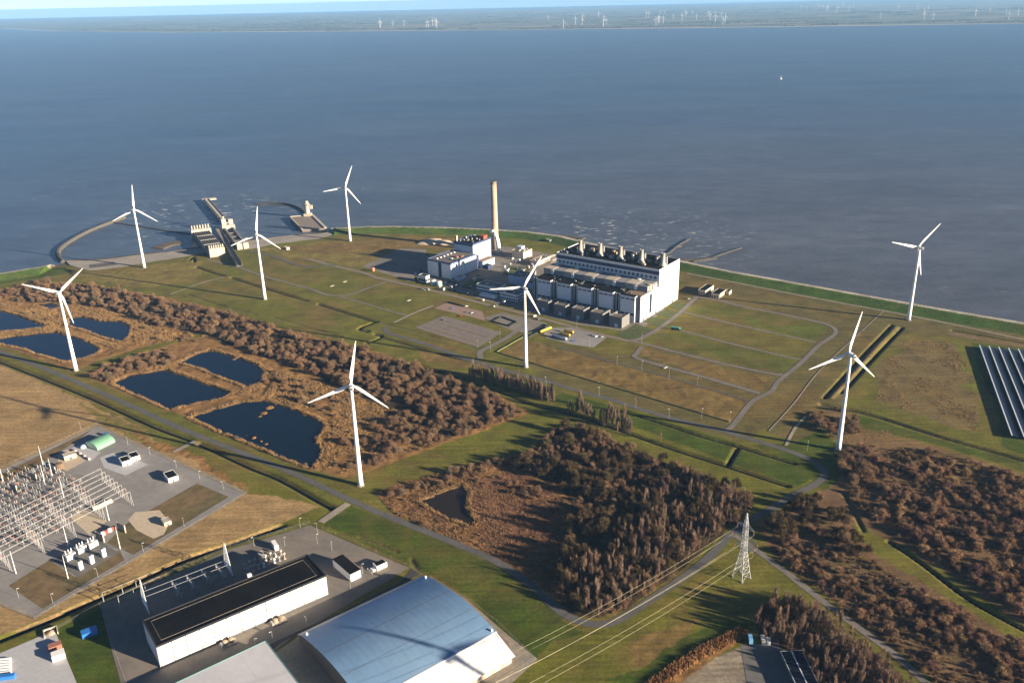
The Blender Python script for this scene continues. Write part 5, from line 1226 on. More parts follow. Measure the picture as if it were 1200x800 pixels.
for k, (x, y, lx, ly, h, w_, r_, lb) in enumerate(((144, 546.5, 8, 11, 4.5, WHITE, ROOF, "left of two white huts with dark roofs on the concrete pad"), (154.5, 541, 8, 11, 4.2, WHITE, ROOF, "right of two white huts with dark roofs on the concrete pad"),
        (198, 566, 9, 14, 4.5, WHITE, ROOF, "white hut with dark roof alone at the edge of the grey paving"), (76, 540, 11, 7, 4.5, CONCL, CONCL, "cream hut on the sandy pad of the left substation"), (193, 619 - 2, 6, 8, 3.6, CONCL, CONCL, "cream hut on the pale sand patch"))):
    o = block("control_hut", lb, "hut", G(x, y), 38, lx, ly, h, w_, r_, lip=.25); MB().box(lx * .4, lx * .6, -.07, -.004, .1, 2.3).build("door", NACD, o)
container("store_container", "small blue container near the top corner of the left substation", G(128, 511), 140, 6, 2.6, 2.6, BLUE)
o = thing("tarpaulin_heap", "pale blue covered heap beside the green shed", "heap", (*G(98, 524), .1)); MB().lathe([(3.6, 0), (3.2, 1.8), (1.6, 2.8), (.2, 3)], 10).build("cover", BLUEW, o)
o = thing("oil_tank", "round brown topped tank next to the grey fire wall panel", "tank", (*G(70, 548), .1)); MB().lathe([(4.2, 0), (4.2, 3.4), (3.2, 4.8), (.3, 5.2)], 16).build("shell", M("brown_shell", (.16, .11, .07), .9), o)
for k, (x, y) in enumerate(((86, 528), (92, 531), (97, 534), (102, 537))):
    o = MB().box(0, 4.5, 0, 2, 0, 1.6).box(.3, 4.2, .2, 1.8, 1.6, 1.9).build("crate", M("pink_crates", (.55, .42, .40), .8), None, False, (*G(x, y), .1)); o.rotation_euler = (0, 0, R(-50))
    tag(o, "pinkish crate in the line of four beside the green shed, " + ("rearmost", "second from the rear", "second from the front", "frontmost")[k], "crate", "crates beside the green shed")
for k, (x, y) in enumerate(((119, 628), (123, 626), (127, 624), (131, 621.5))):
    o = MB().box(0, 3, 0, 2.4, 0, 2.6).box(.2, 2.8, .2, 2.2, 2.6, 2.9).build("rack_unit", RED if k % 2 else WHITE, None, False, (*G(x, y), .1)); o.rotation_euler = (0, 0, R(35))
    tag(o, ("white", "red", "white", "red")[k] + " unit in the rack between the two blue-grey walls, " + ("leftmost", "second from left", "third from left", "rightmost")[k], "unit", "rack units")
t = bank("earth_heap", "pale crescent heap on the open grey paving of the substation", "heap", GP([(109, 596), (116, 594), (124, 590), (131, 587)]), 3.2, 2.6, CONCL, 12, -.2)
# street-lamp style posts along fences
def lamp(label, loc, h, group, z=.05):
    o = thing("lamp_post", label, "lamp post", (loc[0], loc[1], z), random.uniform(0, 360), group)
    MB().tube((0, 0, 0), (0, 0, h), .14, .08, n=6).build("pole", GALV, o); MB().box(0, 1.6, -.08, .08, h - .05, h + .1).box(.9, 1.7, -.2, .2, h - .12, h + .02).build("lamp_head", WHITE, o)
for (x, y) in ((150, 521), (176, 533), (207, 548), (234, 561), (262, 573), (216, 617), (168, 646), (115, 676), (62, 706), (95, 503), (22, 700)):
    lamp("slim lamp post along the perimeter fence of the left substation", G(x, y), 8, "lamp posts of the left substation fence")
for (x, y) in ((352, 618), (372, 624), (389, 645), (372, 637), (411, 690), (298, 640), (334, 640), (320, 752), (360, 735), (300, 760), (425, 672)):
    lamp("slim lamp post in the converter yard around the black-roofed hall", G(x, y), 9, "lamp posts of the converter yard")
for (x, y) in ((676, 384), (691, 408), (723, 428), (752, 434), (784, 444), (817, 452), (752, 402), (640, 452), (702, 464), (745, 478), (784, 490), (855, 494), (822, 490), (900, 512), (946, 528), (560, 408), (586, 395), (575, 410)):
    lamp("thin lamp post along the station roads on the meadow", G(x, y), 11, "lamp posts along the station roads")

# car park strips, small clutter
for k in range(4):
    f_ = (k + .8) / 5; a = lerp(G(486, 383.5), G(520.5, 370), f_); b_ = lerp(G(561, 407), G(588, 389.5), f_)
    tag(ribbon("parking_strip", [lerp(a, b_, .04), lerp(a, b_, .94)], 1.8, PAV['yardd'] if k % 2 else PAV['turfb'], .16, follow=False), kind="structure")
rq = random.Random(31)
CL = [(rq.uniform(486, 560), rq.uniform(318, 346)) for _ in range(40)] + [(rq.uniform(590, 640), rq.uniform(300, 322)) for _ in range(26)] + [(rq.uniform(565, 640), rq.uniform(330, 366)) for _ in range(16)]
def clear_of(x, y):
    for (ox, oy, u0, u1, v0, v1) in ((*B0, -3, 116, -10, 52), (*A0, -35, 120, -4, 172), (-20.5, 1207, -9, 24, -2, 42), (9.5, 1174, -2, 22, -2, 36), (18, 1250, -2, 32, -2, 28), (45, 1222, -2, 28, -2, 26), (22, 1392, -2, 28, -2, 26), (44, 1352, -2, 42, -2, 16)):
        dx, dy = x - ox, y - oy; u_ = dx * math.cos(R(54)) + dy * math.sin(R(54)); v = -dx * math.sin(R(54)) + dy * math.cos(R(54))
        if u0 < u_ < u1 and v0 < v < v1: return False
    return not inside(np.array([x]), np.array([y]), GP([(430, 330), (487, 337), (560, 355), (640, 375), (640, 400), (430, 400)]))[0]
for (x, y) in CL:
    X, Y = G(x, y)
    if not clear_of(X, Y): continue
    w, d_, h = rq.uniform(1.6, 5.5), rq.uniform(1.6, 4), rq.uniform(1.4, 4.2); m_ = rq.choice([WHITE, CONCL, CONC, NACD, BLUEW, NAVY, BRICK, GALV])
    o = thing("equipment_unit", "small equipment box in the yards around boiler house and chimney", "equipment", (X, Y, .12), 54 + rq.choice((0, 90)), "equipment boxes in the station yards")
    MB().box(0, w, 0, d_, 0, h).build("cabinet", m_, o); MB().box(-.1, w + .1, -.1, d_ + .1, h, h + .15).build("lid", rq.choice([m_, ROOFG]), o)
for (x, y, lb) in ((402, 331, "pale broken slab on the meadow right of the lane bend"), (387, 336, "long pale slab on the meadow left of the lane bend"), (477, 353, "small pale slab on the meadow below the boiler house"), (497, 340, "tiny pale slab beside the frontage road"), (778, 432, "pale concrete frame on the lane below the loop roads")):
    o = MB().box(0, 7, 0, 1.6, 0, .7).box(.8, 2.4, -1.3, 0, 0, .5).build("concrete_slab", CONCL, None, False, (*G(x, y), .15)); o.rotation_euler = (0, 0, R(40)); tag(o, lb, "slab")

# ------------------------------------------------------------------ fences
FENCE = M("fence_mesh", (.20, .20, .19), .7)
def fence(label, line, h, mat, step=5.0, name="perimeter_fence", cat="fence", hedge=False):
    o = thing(name, label, cat, (line[0][0], line[0][1], 0)); x0, y0 = line[0]; mb = MB()
    pole = MB().box(-.07, .07, -.07, .07, 0, h + .2).mesh("post"); pole.materials.append(mat)
    for a, b_ in zip(line[:-1], line[1:]):
        ang, ln = axis_of(a, b_); n = max(1, int(ln / step))
        for k in range(n):
            p = lerp(a, b_, k / n)
            if len(o.children) < 1 or k % 3 == 0:
                c_ = bpy.data.objects.new("post", pole); C.objects.link(c_); c_.parent = o; c_.location = (p[0] - x0, p[1] - y0, Z(*p) - .1)
        for q in range(4):
            mb.tube((a[0] - x0, a[1] - y0, .3 + q * (h - .3) / 3), (b_[0] - x0, b_[1] - y0, .3 + q * (h - .3) / 3), .035, n=3)
    mb.build("wires", mat, o); return o
fence("tall wire fence enclosing the left substation", GP([(-60, 577), (0, 550), (114, 497.5), (289.5, 578), (41, 725), (-60, 686)]), 2.8, FENCE)
fence("wire fence around the converter hall yard", GP([(64, 738), (118, 709), (170, 686), (270, 641), (363, 613), (481, 664), (490, 672)]), 2.6, FENCE)
fence("wire fence dividing lawn and dark converter yard", GP([(117, 710), (128, 745), (150, 806)]), 2.4, FENCE)
fence("fence along the right side of the arched warehouse yard", GP([(505, 677), (545, 700), (582, 728), (628, 772), (560, 815)]), 2.2, FENCE)
def hedge(label, line, w, h, mat, name="hedge"):
    pts = [np.array(p) for p in line]; out = [pts[0]]; rs = np.random.RandomState(len(line))
    for a, b_ in zip(pts[:-1], pts[1:]):
        n = max(1, int(np.hypot(*(b_ - a)) / 2.5)); out += [a + (b_ - a) * k / n for k in range(1, n + 1)]
    c0 = out[0]; vs = []; fs = []; prof = ((-.5, -.2), (-.5, .75), (-.2, 1), (.25, .97), (.5, .7), (.5, -.2)); m_ = len(prof)
    for i, p in enumerate(out):
        tt = out[min(i + 1, len(out) - 1)] - out[max(i - 1, 0)]; tt = tt / np.hypot(*tt); n = np.array([-tt[1], tt[0]]); s_ = 1 + .3 * (rs.rand() - .5)
        for a, z_ in prof: q = p - c0 + n * a * w * s_; vs.append((q[0], q[1], z_ * h * (1 + .3 * (rs.rand() - .5))))
        if i: fs += [((i - 1) * m_ + k, i * m_ + k, i * m_ + k + 1, (i - 1) * m_ + k + 1) for k in range(m_ - 1)]
    fs += [tuple(range(m_)), tuple(range(len(vs) - m_, len(vs)))[::-1]]
    return tag(MB().add(vs, fs).build(name, mat, None, False, (c0[0], c0[1], 0)), label, "hedge")
HEDGE = M("clipped_hedge", (.13, .14, .05), .95, var=.35, scale=.8); HEDGED = M("dark_hedge", (.03, .032, .018), .95, var=.35, scale=.8)
hedge("long low pale hedge bordering the brown field along the main road", GP([(855, 494.5), (809, 480.5), (752, 463.5), (696, 447), (640, 430.5), (582, 412.5), (612, 395.5), (640, 380)]), 1.4, 1.1, HEDGE)
hedge("dark clipped hedge around the small brown plot by the forecourt", GP([(577.5, 377), (588, 371.5), (606, 378), (597, 382.5), (577.5, 377)]), 1.6, 1.6, HEDGED)
hedge("dark hedge strip along the top of the red brick parking lot", GP([(525, 354.5), (543, 359)]), 2.5, 2.0, HEDGED)
hedge("dark green hedge beside the yellow trailer and forecourt", GP([(618, 396), (632, 389), (643, 381)]), 4, 2.2, HEDGED)

# ------------------------------------------------------------------ pylon and conductors
px0, py0 = G(868.5, 676); WD = math.degrees(math.atan2(399.7 - 524.8, -21.1 - 157.2))
t = thing("power_pylon", "tall grey lattice pylon with cross arms standing at the road fork", "pylon", (px0, py0, 0), WD)
PH = 56.0
def pw(z_): return np.interp(z_, [0, 24, 46, PH], [4.8, 1.7, 1.25, .2])
zs = [0, 6, 11, 15.5, 19.5, 23, 26, 29, 32, 35, 38, 41, 44, 47, 50, 53, PH]
mb = MB()
for sx in (-1, 1):
    for sy in (-1, 1):
        for a, b_ in zip(zs[:-1], zs[1:]): mb.tube((sx * pw(a), sy * pw(a), a), (sx * pw(b_), sy * pw(b_), b_), .28, n=4)
mb.build("leg_frame", GALV, t)
mb = MB()
for a, b_ in zip(zs[:-1], zs[1:]):
    wa, wb = pw(a), pw(b_)
    for s_ in (-1, 1):
        mb.tube((-wa, s_ * wa, a), (wb, s_ * wb, b_), .13, n=4).tube((wa, s_ * wa, a), (-wb, s_ * wb, b_), .13, n=4).tube((s_ * wa, -wa, a), (s_ * wb, wb, b_), .13, n=4).tube((s_ * wa, wa, a), (s_ * wb, -wb, b_), .13, n=4)
        mb.tube((-wb, s_ * wb, b_), (wb, s_ * wb, b_), .12, n=4).tube((s_ * wb, -wb, b_), (s_ * wb, wb, b_), .12, n=4)
mb.build("bracing", GALV, t)
ARMS = ((26, 8.5), (35, 11.5), (44, 7.5)); att = []
for z_, l_ in ARMS:
    for s_ in (-1, 1):
        w = pw(z_); tip = (0, s_ * l_, z_ + .4); mb = MB()
        for sx in (-1, 1): mb.tube((sx * w, s_ * w, z_), tip, .26, n=4).tube((sx * w, s_ * w, z_ + 2.6), tip, .24, n=4)
        for q in range(1, 5):
            f_ = q / 5; mb.tube((-w * (1 - f_), s_ * (w + (l_ - w) * f_), z_ + .4 * f_), (w * (1 - f_), s_ * (w + (l_ - w) * (f_ - .2)), z_ + 2.6 * (1 - f_) + .2), .09, n=3)
        c_ = mb.build("cross_arm", GALV, t)
        MB().lathe([(.22, z_ - 3.2), (.3, z_ - 2.6), (.18, z_ - 2), (.3, z_ - 1.4), (.18, z_ - .8), (.2, z_ + .2)], 6, 0, s_ * l_).build("insulator_string", BRICK, c_)
        att.append((s_ * l_, z_ - 3.2))
for s1 in (-1, 1):
    for s2 in (-1, 1): MB().box(s1 * 4.6 - .8, s1 * 4.6 + .8, s2 * 4.6 - .8, s2 * 4.6 + .8, -.3, .5).build("footing", CONC, t)
CABLE = M("bright_conductor", (.42, .38, .26), .5, .2, var=.05)
ca, sa = math.cos(R(WD)), math.sin(R(WD))
WLAB = ["lowest left", "lowest right", "middle left", "middle right", "upper left", "upper right"]
for k, (v, z_) in enumerate(att):
    mb = MB(); n = 30; SP = 330.0; prev = None
    for i in range(n + 1):
        u_ = SP * i / n; s_ = 4 * 9.0 * (i / n) * (1 - i / n); p = (ca * u_ - sa * v, sa * u_ + ca * v, z_ - s_)
        if prev: mb.tube(prev, p, .055, n=4)
        prev = p
    o = mb.build("overhead_line", CABLE, None, False, (px0, py0, 0)); tag(o, "thin %s overhead line sagging from the pylon arm towards the lower edge" % WLAB[k], "power line", "overhead lines of the pylon")
bpy.context.view_layer.update()

# ------------------------------------------------------------------ solar field at the right edge
PVM = M("solar_glass", (.008, .011, .02), .3, 0, var=.1, spec=.15); PVF = M("solar_frame", (.70, .75, .80), .4, .2)
ra, rb_ = np.array(G(1155, 408)), np.array(G(1195, 515)); dirv = rb_ - ra; ln = np.hypot(*dirv); dirv /= ln; an = math.degrees(math.atan2(dirv[1], dirv[0])); nrm = np.array([-dirv[1], dirv[0]])
if nrm[0] < 0: nrm = -nrm
sgn = 1 if (np.array([-dirv[1], dirv[0]]) @ nrm) > 0 else -1
for k in range(9):
    p = ra + nrm * (k * 10.4 - 2.0)
    nth = ("row nearest the meadow", "second row from the meadow", "third row from the meadow", "fourth row from the meadow", "fifth row from the meadow", "sixth row from the meadow", "seventh row from the meadow", "eighth row from the meadow", "ninth row from the meadow")[k]
    o = thing("solar_row", "long dark solar table with bright upper edge, " + nth, "solar panels", (p[0], p[1], 0), an, "solar tables at the right edge")
    n = 24; L_ = ln / n
    def pan(): return MB().add([(0.05, sgn * -4.6, 3.4), (L_ - .05, sgn * -4.6, 3.4), (L_ - .05, sgn * 4.4, .9), (.05, sgn * 4.4, .9), (0.05, sgn * -4.6, 3.3), (L_ - .05, sgn * -4.6, 3.3), (L_ - .05, sgn * 4.4, .8), (.05, sgn * 4.4, .8)],
                               [(0, 1, 2, 3), (7, 6, 5, 4), (0, 4, 5, 1), (1, 5, 6, 2), (2, 6, 7, 3), (3, 7, 4, 0)])
    if k == 0:
        pm = pan().mesh("solar_panel"); pm.materials.append(PVM); cpost = MB().box(-.08, .08, -.08, .08, -.3, 2.2).mesh("post"); cpost.materials.append(GALV)
    for q in range(n):
        c_ = bpy.data.objects.new("solar_panel", pm); C.objects.link(c_); c_.parent = o; c_.location = (q * L_, 0, 0)
        c_ = bpy.data.objects.new("post", cpost); C.objects.link(c_); c_.parent = o; c_.location = (q * L_ + .4, 0, 0)
    MB().box(0, ln, sgn * -5.1 - .6, sgn * -5.1 + .6, 3.35, 3.7).build("upper_rail", PVF, o)
# workshop with solar roof, lower right
x, y = 171.0, 449.5
t = thing("solar_barn", "barn roof covered by two banks of dark solar panels, lower right", "barn", (172, 449.5, 0), -88.5)
MB().box(0, 40, .4, 13.4, 0, 4.2).build("wall", CONCD, t)
for s_ in (0, 1):
    for q in range(13):
        v0 = 0 if s_ == 0 else 7.3
        MB().box(q * 3.05 + .12, q * 3.05 + 2.93, v0 + .05, v0 + 6.5, 4.3, 4.42).build("solar_panel", PVM, t)
MB().box(0, 40, 6.55, 7.25, 4.25, 4.6).box(0, 40, -.3, .03, 4.2, 4.5).box(0, 40, 13.85, 14.1, 4.2, 4.5).box(-.3, -.02, -.3, 14.1, 4.2, 4.5).build("roof_strip", PVF, t)
MB().box(-.02, 40, .04, 6.54, 4.2, 4.28).box(-.02, 40, 7.26, 13.84, 4.2, 4.28).build("roof_deck", GALV, t)
def lorry(label, loc, ang, box, cab):
    o = thing("box_lorry", label, "lorry", (loc[0], loc[1], .12), ang)
    MB().box(0, 6.5, -1.25, 1.25, 1.0, 3.8).build("box_body", box, o); MB().box(-.02, 6.52, -1.3, 1.3, 3.8, 3.9).build("box_roof", box, o)
    MB().profile([(6.7, .6), (8.7, .6), (8.7, 1.7), (8.4, 2.9), (6.7, 2.9)], -1.2, 1.2).build("cab", cab, o); MB().box(8.5, 8.72, -1.0, 1.0, 1.8, 2.6).build("windscreen", GLASS, o)
    MB().box(.2, 8.5, -.5, .5, .6, .98).build("chassis", BLACK, o)
    for u_ in (1.5, 7.6):
        for v in (-1.0, 1.0): MB().box(u_ - .48, u_ + .48, v - .16, v + .16, 0, .96).build("wheel", RUBBER, o)
lorry("light blue box lorry parked beside the barn yard, lower right", G(880, 756), 82, M("light_blue_paint", (.20, .45, .72), .45), M("light_blue_paint", (.20, .45, .72), .45))
lorry("cream box lorry parked right of the light blue one", G(895, 757), 82, M("cream_paint", (.70, .62, .50), .5), WHITE)
container("yard_container", "small white container right of the two box lorries", G(903, 756), 80, 5, 2.5, 2.6, WHITE)

# ------------------------------------------------------------------ turbines on the far shore, a buoy
mb = MB().tube((0, 0, 0), (0, 0, 95), 3.0, 1.8, n=6).box(-2.5, 2.5, -4, 6, 94, 98.5)
for k in range(3):
    a = R(90 + 120 * k); mb.tube((0, 5, 96), (52 * math.cos(a), 5, 96 + 52 * math.sin(a)), 2.2, .8, n=4)
fm = mb.mesh("far_turbine"); fm.materials.append(WHITE)
rs = random.Random(21); far = []
for k in range(22): far.append((rs.uniform(757, 850), rs.uniform(12, 27)))
for k in range(14): far.append((rs.uniform(930, 1000), rs.uniform(3, 11)))
for k in range(12): far.append((rs.uniform(1020, 1200), rs.uniform(6, 20)))
for k in range(9): far.append((rs.uniform(440, 520), rs.uniform(26, 30)))
for k in range(9): far.append((rs.uniform(640, 720), rs.uniform(17, 30)))
for (x, y) in far:
    X, Y = G(x, y + 4, 0); o = bpy.data.objects.new("far_turbine", fm); C.objects.link(o); o.location = (X, Y, .5); s_ = rs.uniform(.7, 1.05); o.scale = (s_, s_, s_); o.rotation_euler = (0, 0, R(rs.uniform(-20, 25)))
    tag(o, "tiny pale wind turbine on the hazy far shore", "wind turbine", "wind turbines on the far shore")
o = thing("navigation_buoy", "tiny white buoy alone on the open sea, upper right", "buoy", (*G(915, 93, -1), -1.2))
MB().lathe([(5, -1), (6, 1.5), (5, 3), (1.5, 5)], 12).build("float", WHITE, o); MB().tube((0, 0, 5), (0, 0, 16), 1.3, .6, n=6).build("mast", WHITE, o)
# ------------------------------------------------------------------ winter trees and scrub
def twig_mat(name, cols, rough=0.95):
    m = bpy.data.materials.new(name); m.use_nodes = True
    nt = m.node_tree; N = nt.nodes; L = nt.links; b = N["Principled BSDF"]
    oi = N.new("ShaderNodeObjectInfo"); cr = N.new("ShaderNodeValToRGB"); cr.color_ramp.interpolation = 'LINEAR'
    n = len(cols)
    for i, c3 in enumerate(cols):
        e = cr.color_ramp.elements[i] if i < 2 else cr.color_ramp.elements.new(i / (n - 1))
        e.position = i / (n - 1); e.color = (*c3, 1)
    L.new(oi.outputs["Random"], cr.inputs[0])
    geo = N.new("ShaderNodeNewGeometry"); no = N.new("ShaderNodeTexNoise"); no.inputs["Scale"].default_value = 0.9
    L.new(geo.outputs["Position"], no.inputs["Vector"])
    mr = N.new("ShaderNodeMapRange"); mr.inputs[1].default_value = .3; mr.inputs[2].default_value = .7; mr.inputs[3].default_value = .7; mr.inputs[4].default_value = 1.3
    L.new(no.outputs[0], mr.inputs[0])
    vm = N.new("ShaderNodeVectorMath"); vm.operation = 'SCALE'; L.new(cr.outputs[0], vm.inputs[0]); L.new(mr.outputs[0], vm.inputs[3]); L.new(vm.outputs[0], b.inputs["Base Color"])
    b.inputs["Roughness"].default_value = rough; b.inputs["Specular IOR Level"].default_value = 0.1
    return m
BARK = M("bark", (.09, .07, .05), .95, var=.3, scale=2)
TW_SHRUB = twig_mat("scrub_twigs", ((0.146, 0.091, 0.056), (0.223, 0.14, 0.082), (0.181, 0.104, 0.063), (0.264, 0.169, 0.092), (0.139, 0.104, 0.07)))
TW_TREE = twig_mat("tree_twigs", ((0.061, 0.042, 0.022), (0.094, 0.067, 0.031), (0.074, 0.048, 0.026), (0.106, 0.079, 0.033), (0.082, 0.051, 0.03)))
TW_POP = twig_mat("poplar_twigs", ((0.23, 0.151, 0.109), (0.176, 0.112, 0.083), (0.27, 0.19, 0.128)))
TW_RED = twig_mat("thicket_twigs", ((0.236, 0.15, 0.092), (0.315, 0.19, 0.105), (0.19, 0.108, 0.081), (0.359, 0.244, 0.124), (0.168, 0.084, 0.077)))
def crown_mesh(kind, seed):
    """unit crown: about 1 across in radius, 2 high, base at z = 0; clumps of thin twigs and small spray faces"""
    rs = np.random.RandomState(seed); vs = []; fs = []
    if kind == 'poplar': cl = [(rs.normal(0, .22), rs.normal(0, .22), .25 + 1.6 * rs.rand(), .42) for _ in range(13)]
    elif kind == 'shrub': cl = [(.62 * math.cos(a), .62 * math.sin(a), rs.uniform(.35, .95), rs.uniform(.4, .58)) for a in rs.uniform(0, 6.28, 8)] + [(rs.normal(0, .25), rs.normal(0, .25), rs.uniform(.8, 1.35), .55) for _ in range(5)]
    else: cl = [(.6 * math.cos(a), .6 * math.sin(a), rs.uniform(.75, 1.35), rs.uniform(.36, .52)) for a in rs.uniform(0, 6.28, 9)] + [(rs.normal(0, .25), rs.normal(0, .25), rs.uniform(1.2, 1.75), .45) for _ in range(6)]
    def face(p, d, up, ln, w):
        s_ = np.cross(d, up); s_ /= np.linalg.norm(s_) + 1e-9; n = len(vs)
        vs.extend([tuple(p - s_ * w), tuple(p + s_ * w), tuple(p + d * ln + s_ * w * .35), tuple(p + d * ln - s_ * w * .35)]); fs.append((n, n + 1, n + 2, n + 3))
    for (cx, cy, cz, cr) in cl:
        for _ in range(56 if kind != 'poplar' else 36):
            d = rs.normal(0, 1, 3); d /= np.linalg.norm(d); d[2] = abs(d[2]) * .8 + .25 if kind != 'poplar' else 1.4
            d /= np.linalg.norm(d); off = rs.normal(0, 1, 3); off *= cr * .62 * rs.rand() ** .4 / np.linalg.norm(off)
            face(np.array([cx, cy, cz]) + off, d, rs.normal(0, 1, 3), cr * rs.uniform(.5, 1.6), rs.uniform(.008, .024) * (1.4 if kind == 'shrub' else 1.2))
        for _ in range(6 if kind != 'poplar' else 3):
            d = rs.normal(0, 1, 3); d /= np.linalg.norm(d); off = d * cr * rs.uniform(.55, 1.0)
            if kind == 'poplar': off[2] *= 1.6
            face(np.array([cx, cy, cz]) + off, rs.normal(0, .7, 3), rs.normal(0, 1, 3), rs.uniform(.1, .2), rs.uniform(.05, .09))
    mb = MB(); mb.add(vs, fs); return mb.mesh("crown")
def trunk_mesh(kind, seed):
    rs = np.random.RandomState(seed); mb = MB(); r0 = .05 if kind != 'poplar' else .07
    top = {'shrub': .7, 'tree': 1.2, 'poplar': 1.7}[kind]
    mb.tube((0, 0, -.12), (rs.normal(0, .03), rs.normal(0, .03), top), r0, r0 * .35, n=5)
    for k in range(5 if kind != 'poplar' else 3):
        a = rs.uniform(0, 6.28); z0 = top * rs.uniform(.15, .7); l_ = rs.uniform(.35, .7) * (1 if kind != 'poplar' else .35)
        mb.tube((0, 0, z0), (l_ * math.cos(a), l_ * math.sin(a), z0 + rs.uniform(.3, .6)), r0 * .5, r0 * .15, n=4)
    return mb.mesh("trunk")
PROTO = {}
for kind, nv, mt in (('shrub', 5, TW_SHRUB), ('tree', 5, TW_TREE), ('poplar', 4, TW_POP), ('thicket', 5, TW_RED)):
    PROTO[kind] = []
    for q in range(nv):
        base = 'shrub' if kind == 'thicket' else kind
        cm = crown_mesh(base, hash((kind == 'thicket', q)) % 1000 + 17 * q + len(kind)); cm.materials.append(mt)
        tm = trunk_mesh(base, 50 + q); tm.materials.append(BARK); PROTO[kind].append((cm, tm))

rsT = np.random.RandomState(77)
no_tree = [np.array(p) for p in POND_W]
PLANTS = []     # (x, y, z, radius, height, variety, variant, region)
def scatter(region, kind, poly, spacing, rad, asp, gap=0.0, gap_scale=18, jitter=.48, line=False):
    W = GP(poly); xs_ = [p[0] for p in W]; ys_ = [p[1] for p in W]
    if line:
        pts = []
        for a, b_ in zip(W[:-1], W[1:]):
            d = math.hypot(b_[0] - a[0], b_[1] - a[1]); n = max(1, int(d / spacing)); pts += [lerp(a, b_, k / n) for k in range(n)]
        P_ = np.array(pts) + rsT.normal(0, line, (len(pts), 2))
    else:
        X, Y = np.meshgrid(np.arange(min(xs_), max(xs_), spacing), np.arange(min(ys_), max(ys_), spacing)); X[1::2] += spacing / 2
        P_ = np.stack([X.ravel(), Y.ravel()], 1) + rsT.uniform(-jitter, jitter, (X.size, 2)) * spacing
        P_ = P_[inside(P_[:, 0], P_[:, 1], W)]
    if not len(P_): return
    keep = np.ones(len(P_), bool)
    if gap: keep &= fbm(P_[:, 0], P_[:, 1], gap_scale, 61, 3) > gap
    for w in no_tree: keep &= ~inside(P_[:, 0], P_[:, 1], w)
    for nm, (w, mk, ln_) in ROADS.items(): keep &= dist_line(P_[:, 0], P_[:, 1], smooth(GP(ln_), 3), 20) > w / 2 + 2.5
    for (bpx, *_r) in TURB:
        bx_, by_ = G(*bpx); keep &= np.hypot(P_[:, 0] - bx_, P_[:, 1] - by_) > 9
    for hw, dp, ln_ in DITCHES: keep &= dist_line(P_[:, 0], P_[:, 1], GP(ln_), 8) > hw
    for p in P_[keep]:
        r_ = rsT.uniform(*rad) * float(np.clip(np.exp(rsT.normal(-.05, .30)), .45, 1.7))
        PLANTS.append((p[0], p[1], Z(p[0], p[1]) - .1, r_, r_ * rsT.uniform(*asp), kind, rsT.randint(len(PROTO[kind])), region))
UPPER = [(-60, 336), (0, 341), (20, 335), (60, 332), (110, 335), (180, 348), (260, 365), (330, 386), (400, 404), (440, 414), (480, 428), (540, 449), (590, 468), (620, 485), (600, 491), (555, 504), (520, 494), (470, 476), (440, 468), (410, 458), (385, 446), (350, 432), (310, 420), (285, 410), (245, 392), (215, 386), (170, 380), (150, 370), (120, 360), (70, 354), (30, 354), (-60, 352)]
scatter('upper', 'shrub', UPPER, 4.3, (1.8, 3.6), (.75, 1.2), .35)
scatter('upper', 'shrub', [(425, 505), (470, 484), (520, 497), (556, 506), (500, 526), (440, 548), (428, 550)], 4.6, (2.0, 3.4), (.75, 1.05), .38)
scatter('upper', 'shrub', [(108, 444), (125, 427), (150, 419), (200, 410), (212, 414), (196, 428), (150, 437), (128, 447)], 4.6, (2.0, 3.4), (.75, 1.0), .3)
scatter('upper', 'shrub', [(310, 440), (330, 434), (400, 470), (395, 490), (350, 472), (315, 462)], 6.5, (1.6, 2.8), (.7, 1.0), .46)
scatter('upper', 'shrub', [(385, 500), (430, 500), (425, 552), (395, 552), (380, 535)], 7, (1.6, 2.8), (.7, 1.0), .46)
scatter('upper', 'shrub', [(155, 385), (200, 385), (245, 394), (225, 405), (190, 402), (160, 400)], 7, (1.6, 2.6), (.7, 1.0), .46)
scatter('upper', 'shrub', [(-40, 358), (40, 366), (75, 383), (60, 388), (20, 372), (-40, 360)], 7, (1.2, 2.2), (.7, 1.0), .46)
scatter('upper', 'shrub', [(210, 494), (250, 503), (300, 523), (345, 541), (375, 553)], 9, (1.2, 2.2), (.7, 1.0), line=1.5)
# mixed wood in the middle
scatter('wood', 'tree', W2, 4.8, (1.8, 3.6), (.95, 1.5), .30)
scatter('wood', 'poplar', [(735, 600), (800, 560), (860, 575), (884, 584), (872, 602), (845, 625), (800, 660), (745, 705), (702, 722), (672, 716), (660, 690), (680, 660), (710, 660)], 4.0, (1.4, 2.1), (2.1, 3.2), .40)
scatter('wood', 'tree', [(668, 590), (690, 600), (680, 660), (668, 700), (654, 690), (662, 640)], 5.2, (2.4, 3.6), (1.2, 1.6), .33)
scatter('wood', 'shrub', [(610, 548), (630, 524), (655, 502), (672, 505), (640, 548), (625, 558)], 4.6, (1.8, 2.8), (.8, 1.2), .3)
# marsh edge
scatter('marsh', 'shrub', [(455, 580), (520, 556), (560, 546), (604, 538), (612, 546), (560, 556), (525, 568), (470, 590)], 4.6, (1.5, 2.6), (.8, 1.15), .36)
scatter('marsh', 'shrub', [(555, 556), (585, 556), (640, 582), (630, 590), (600, 580), (560, 566)], 4.8, (1.5, 2.6), (.8, 1.15), .3)
scatter('marsh', 'shrub', [(460, 600), (500, 622), (560, 648), (600, 668), (640, 700)], 5, (1.2, 2.0), (.8, 1.1), line=2.0)
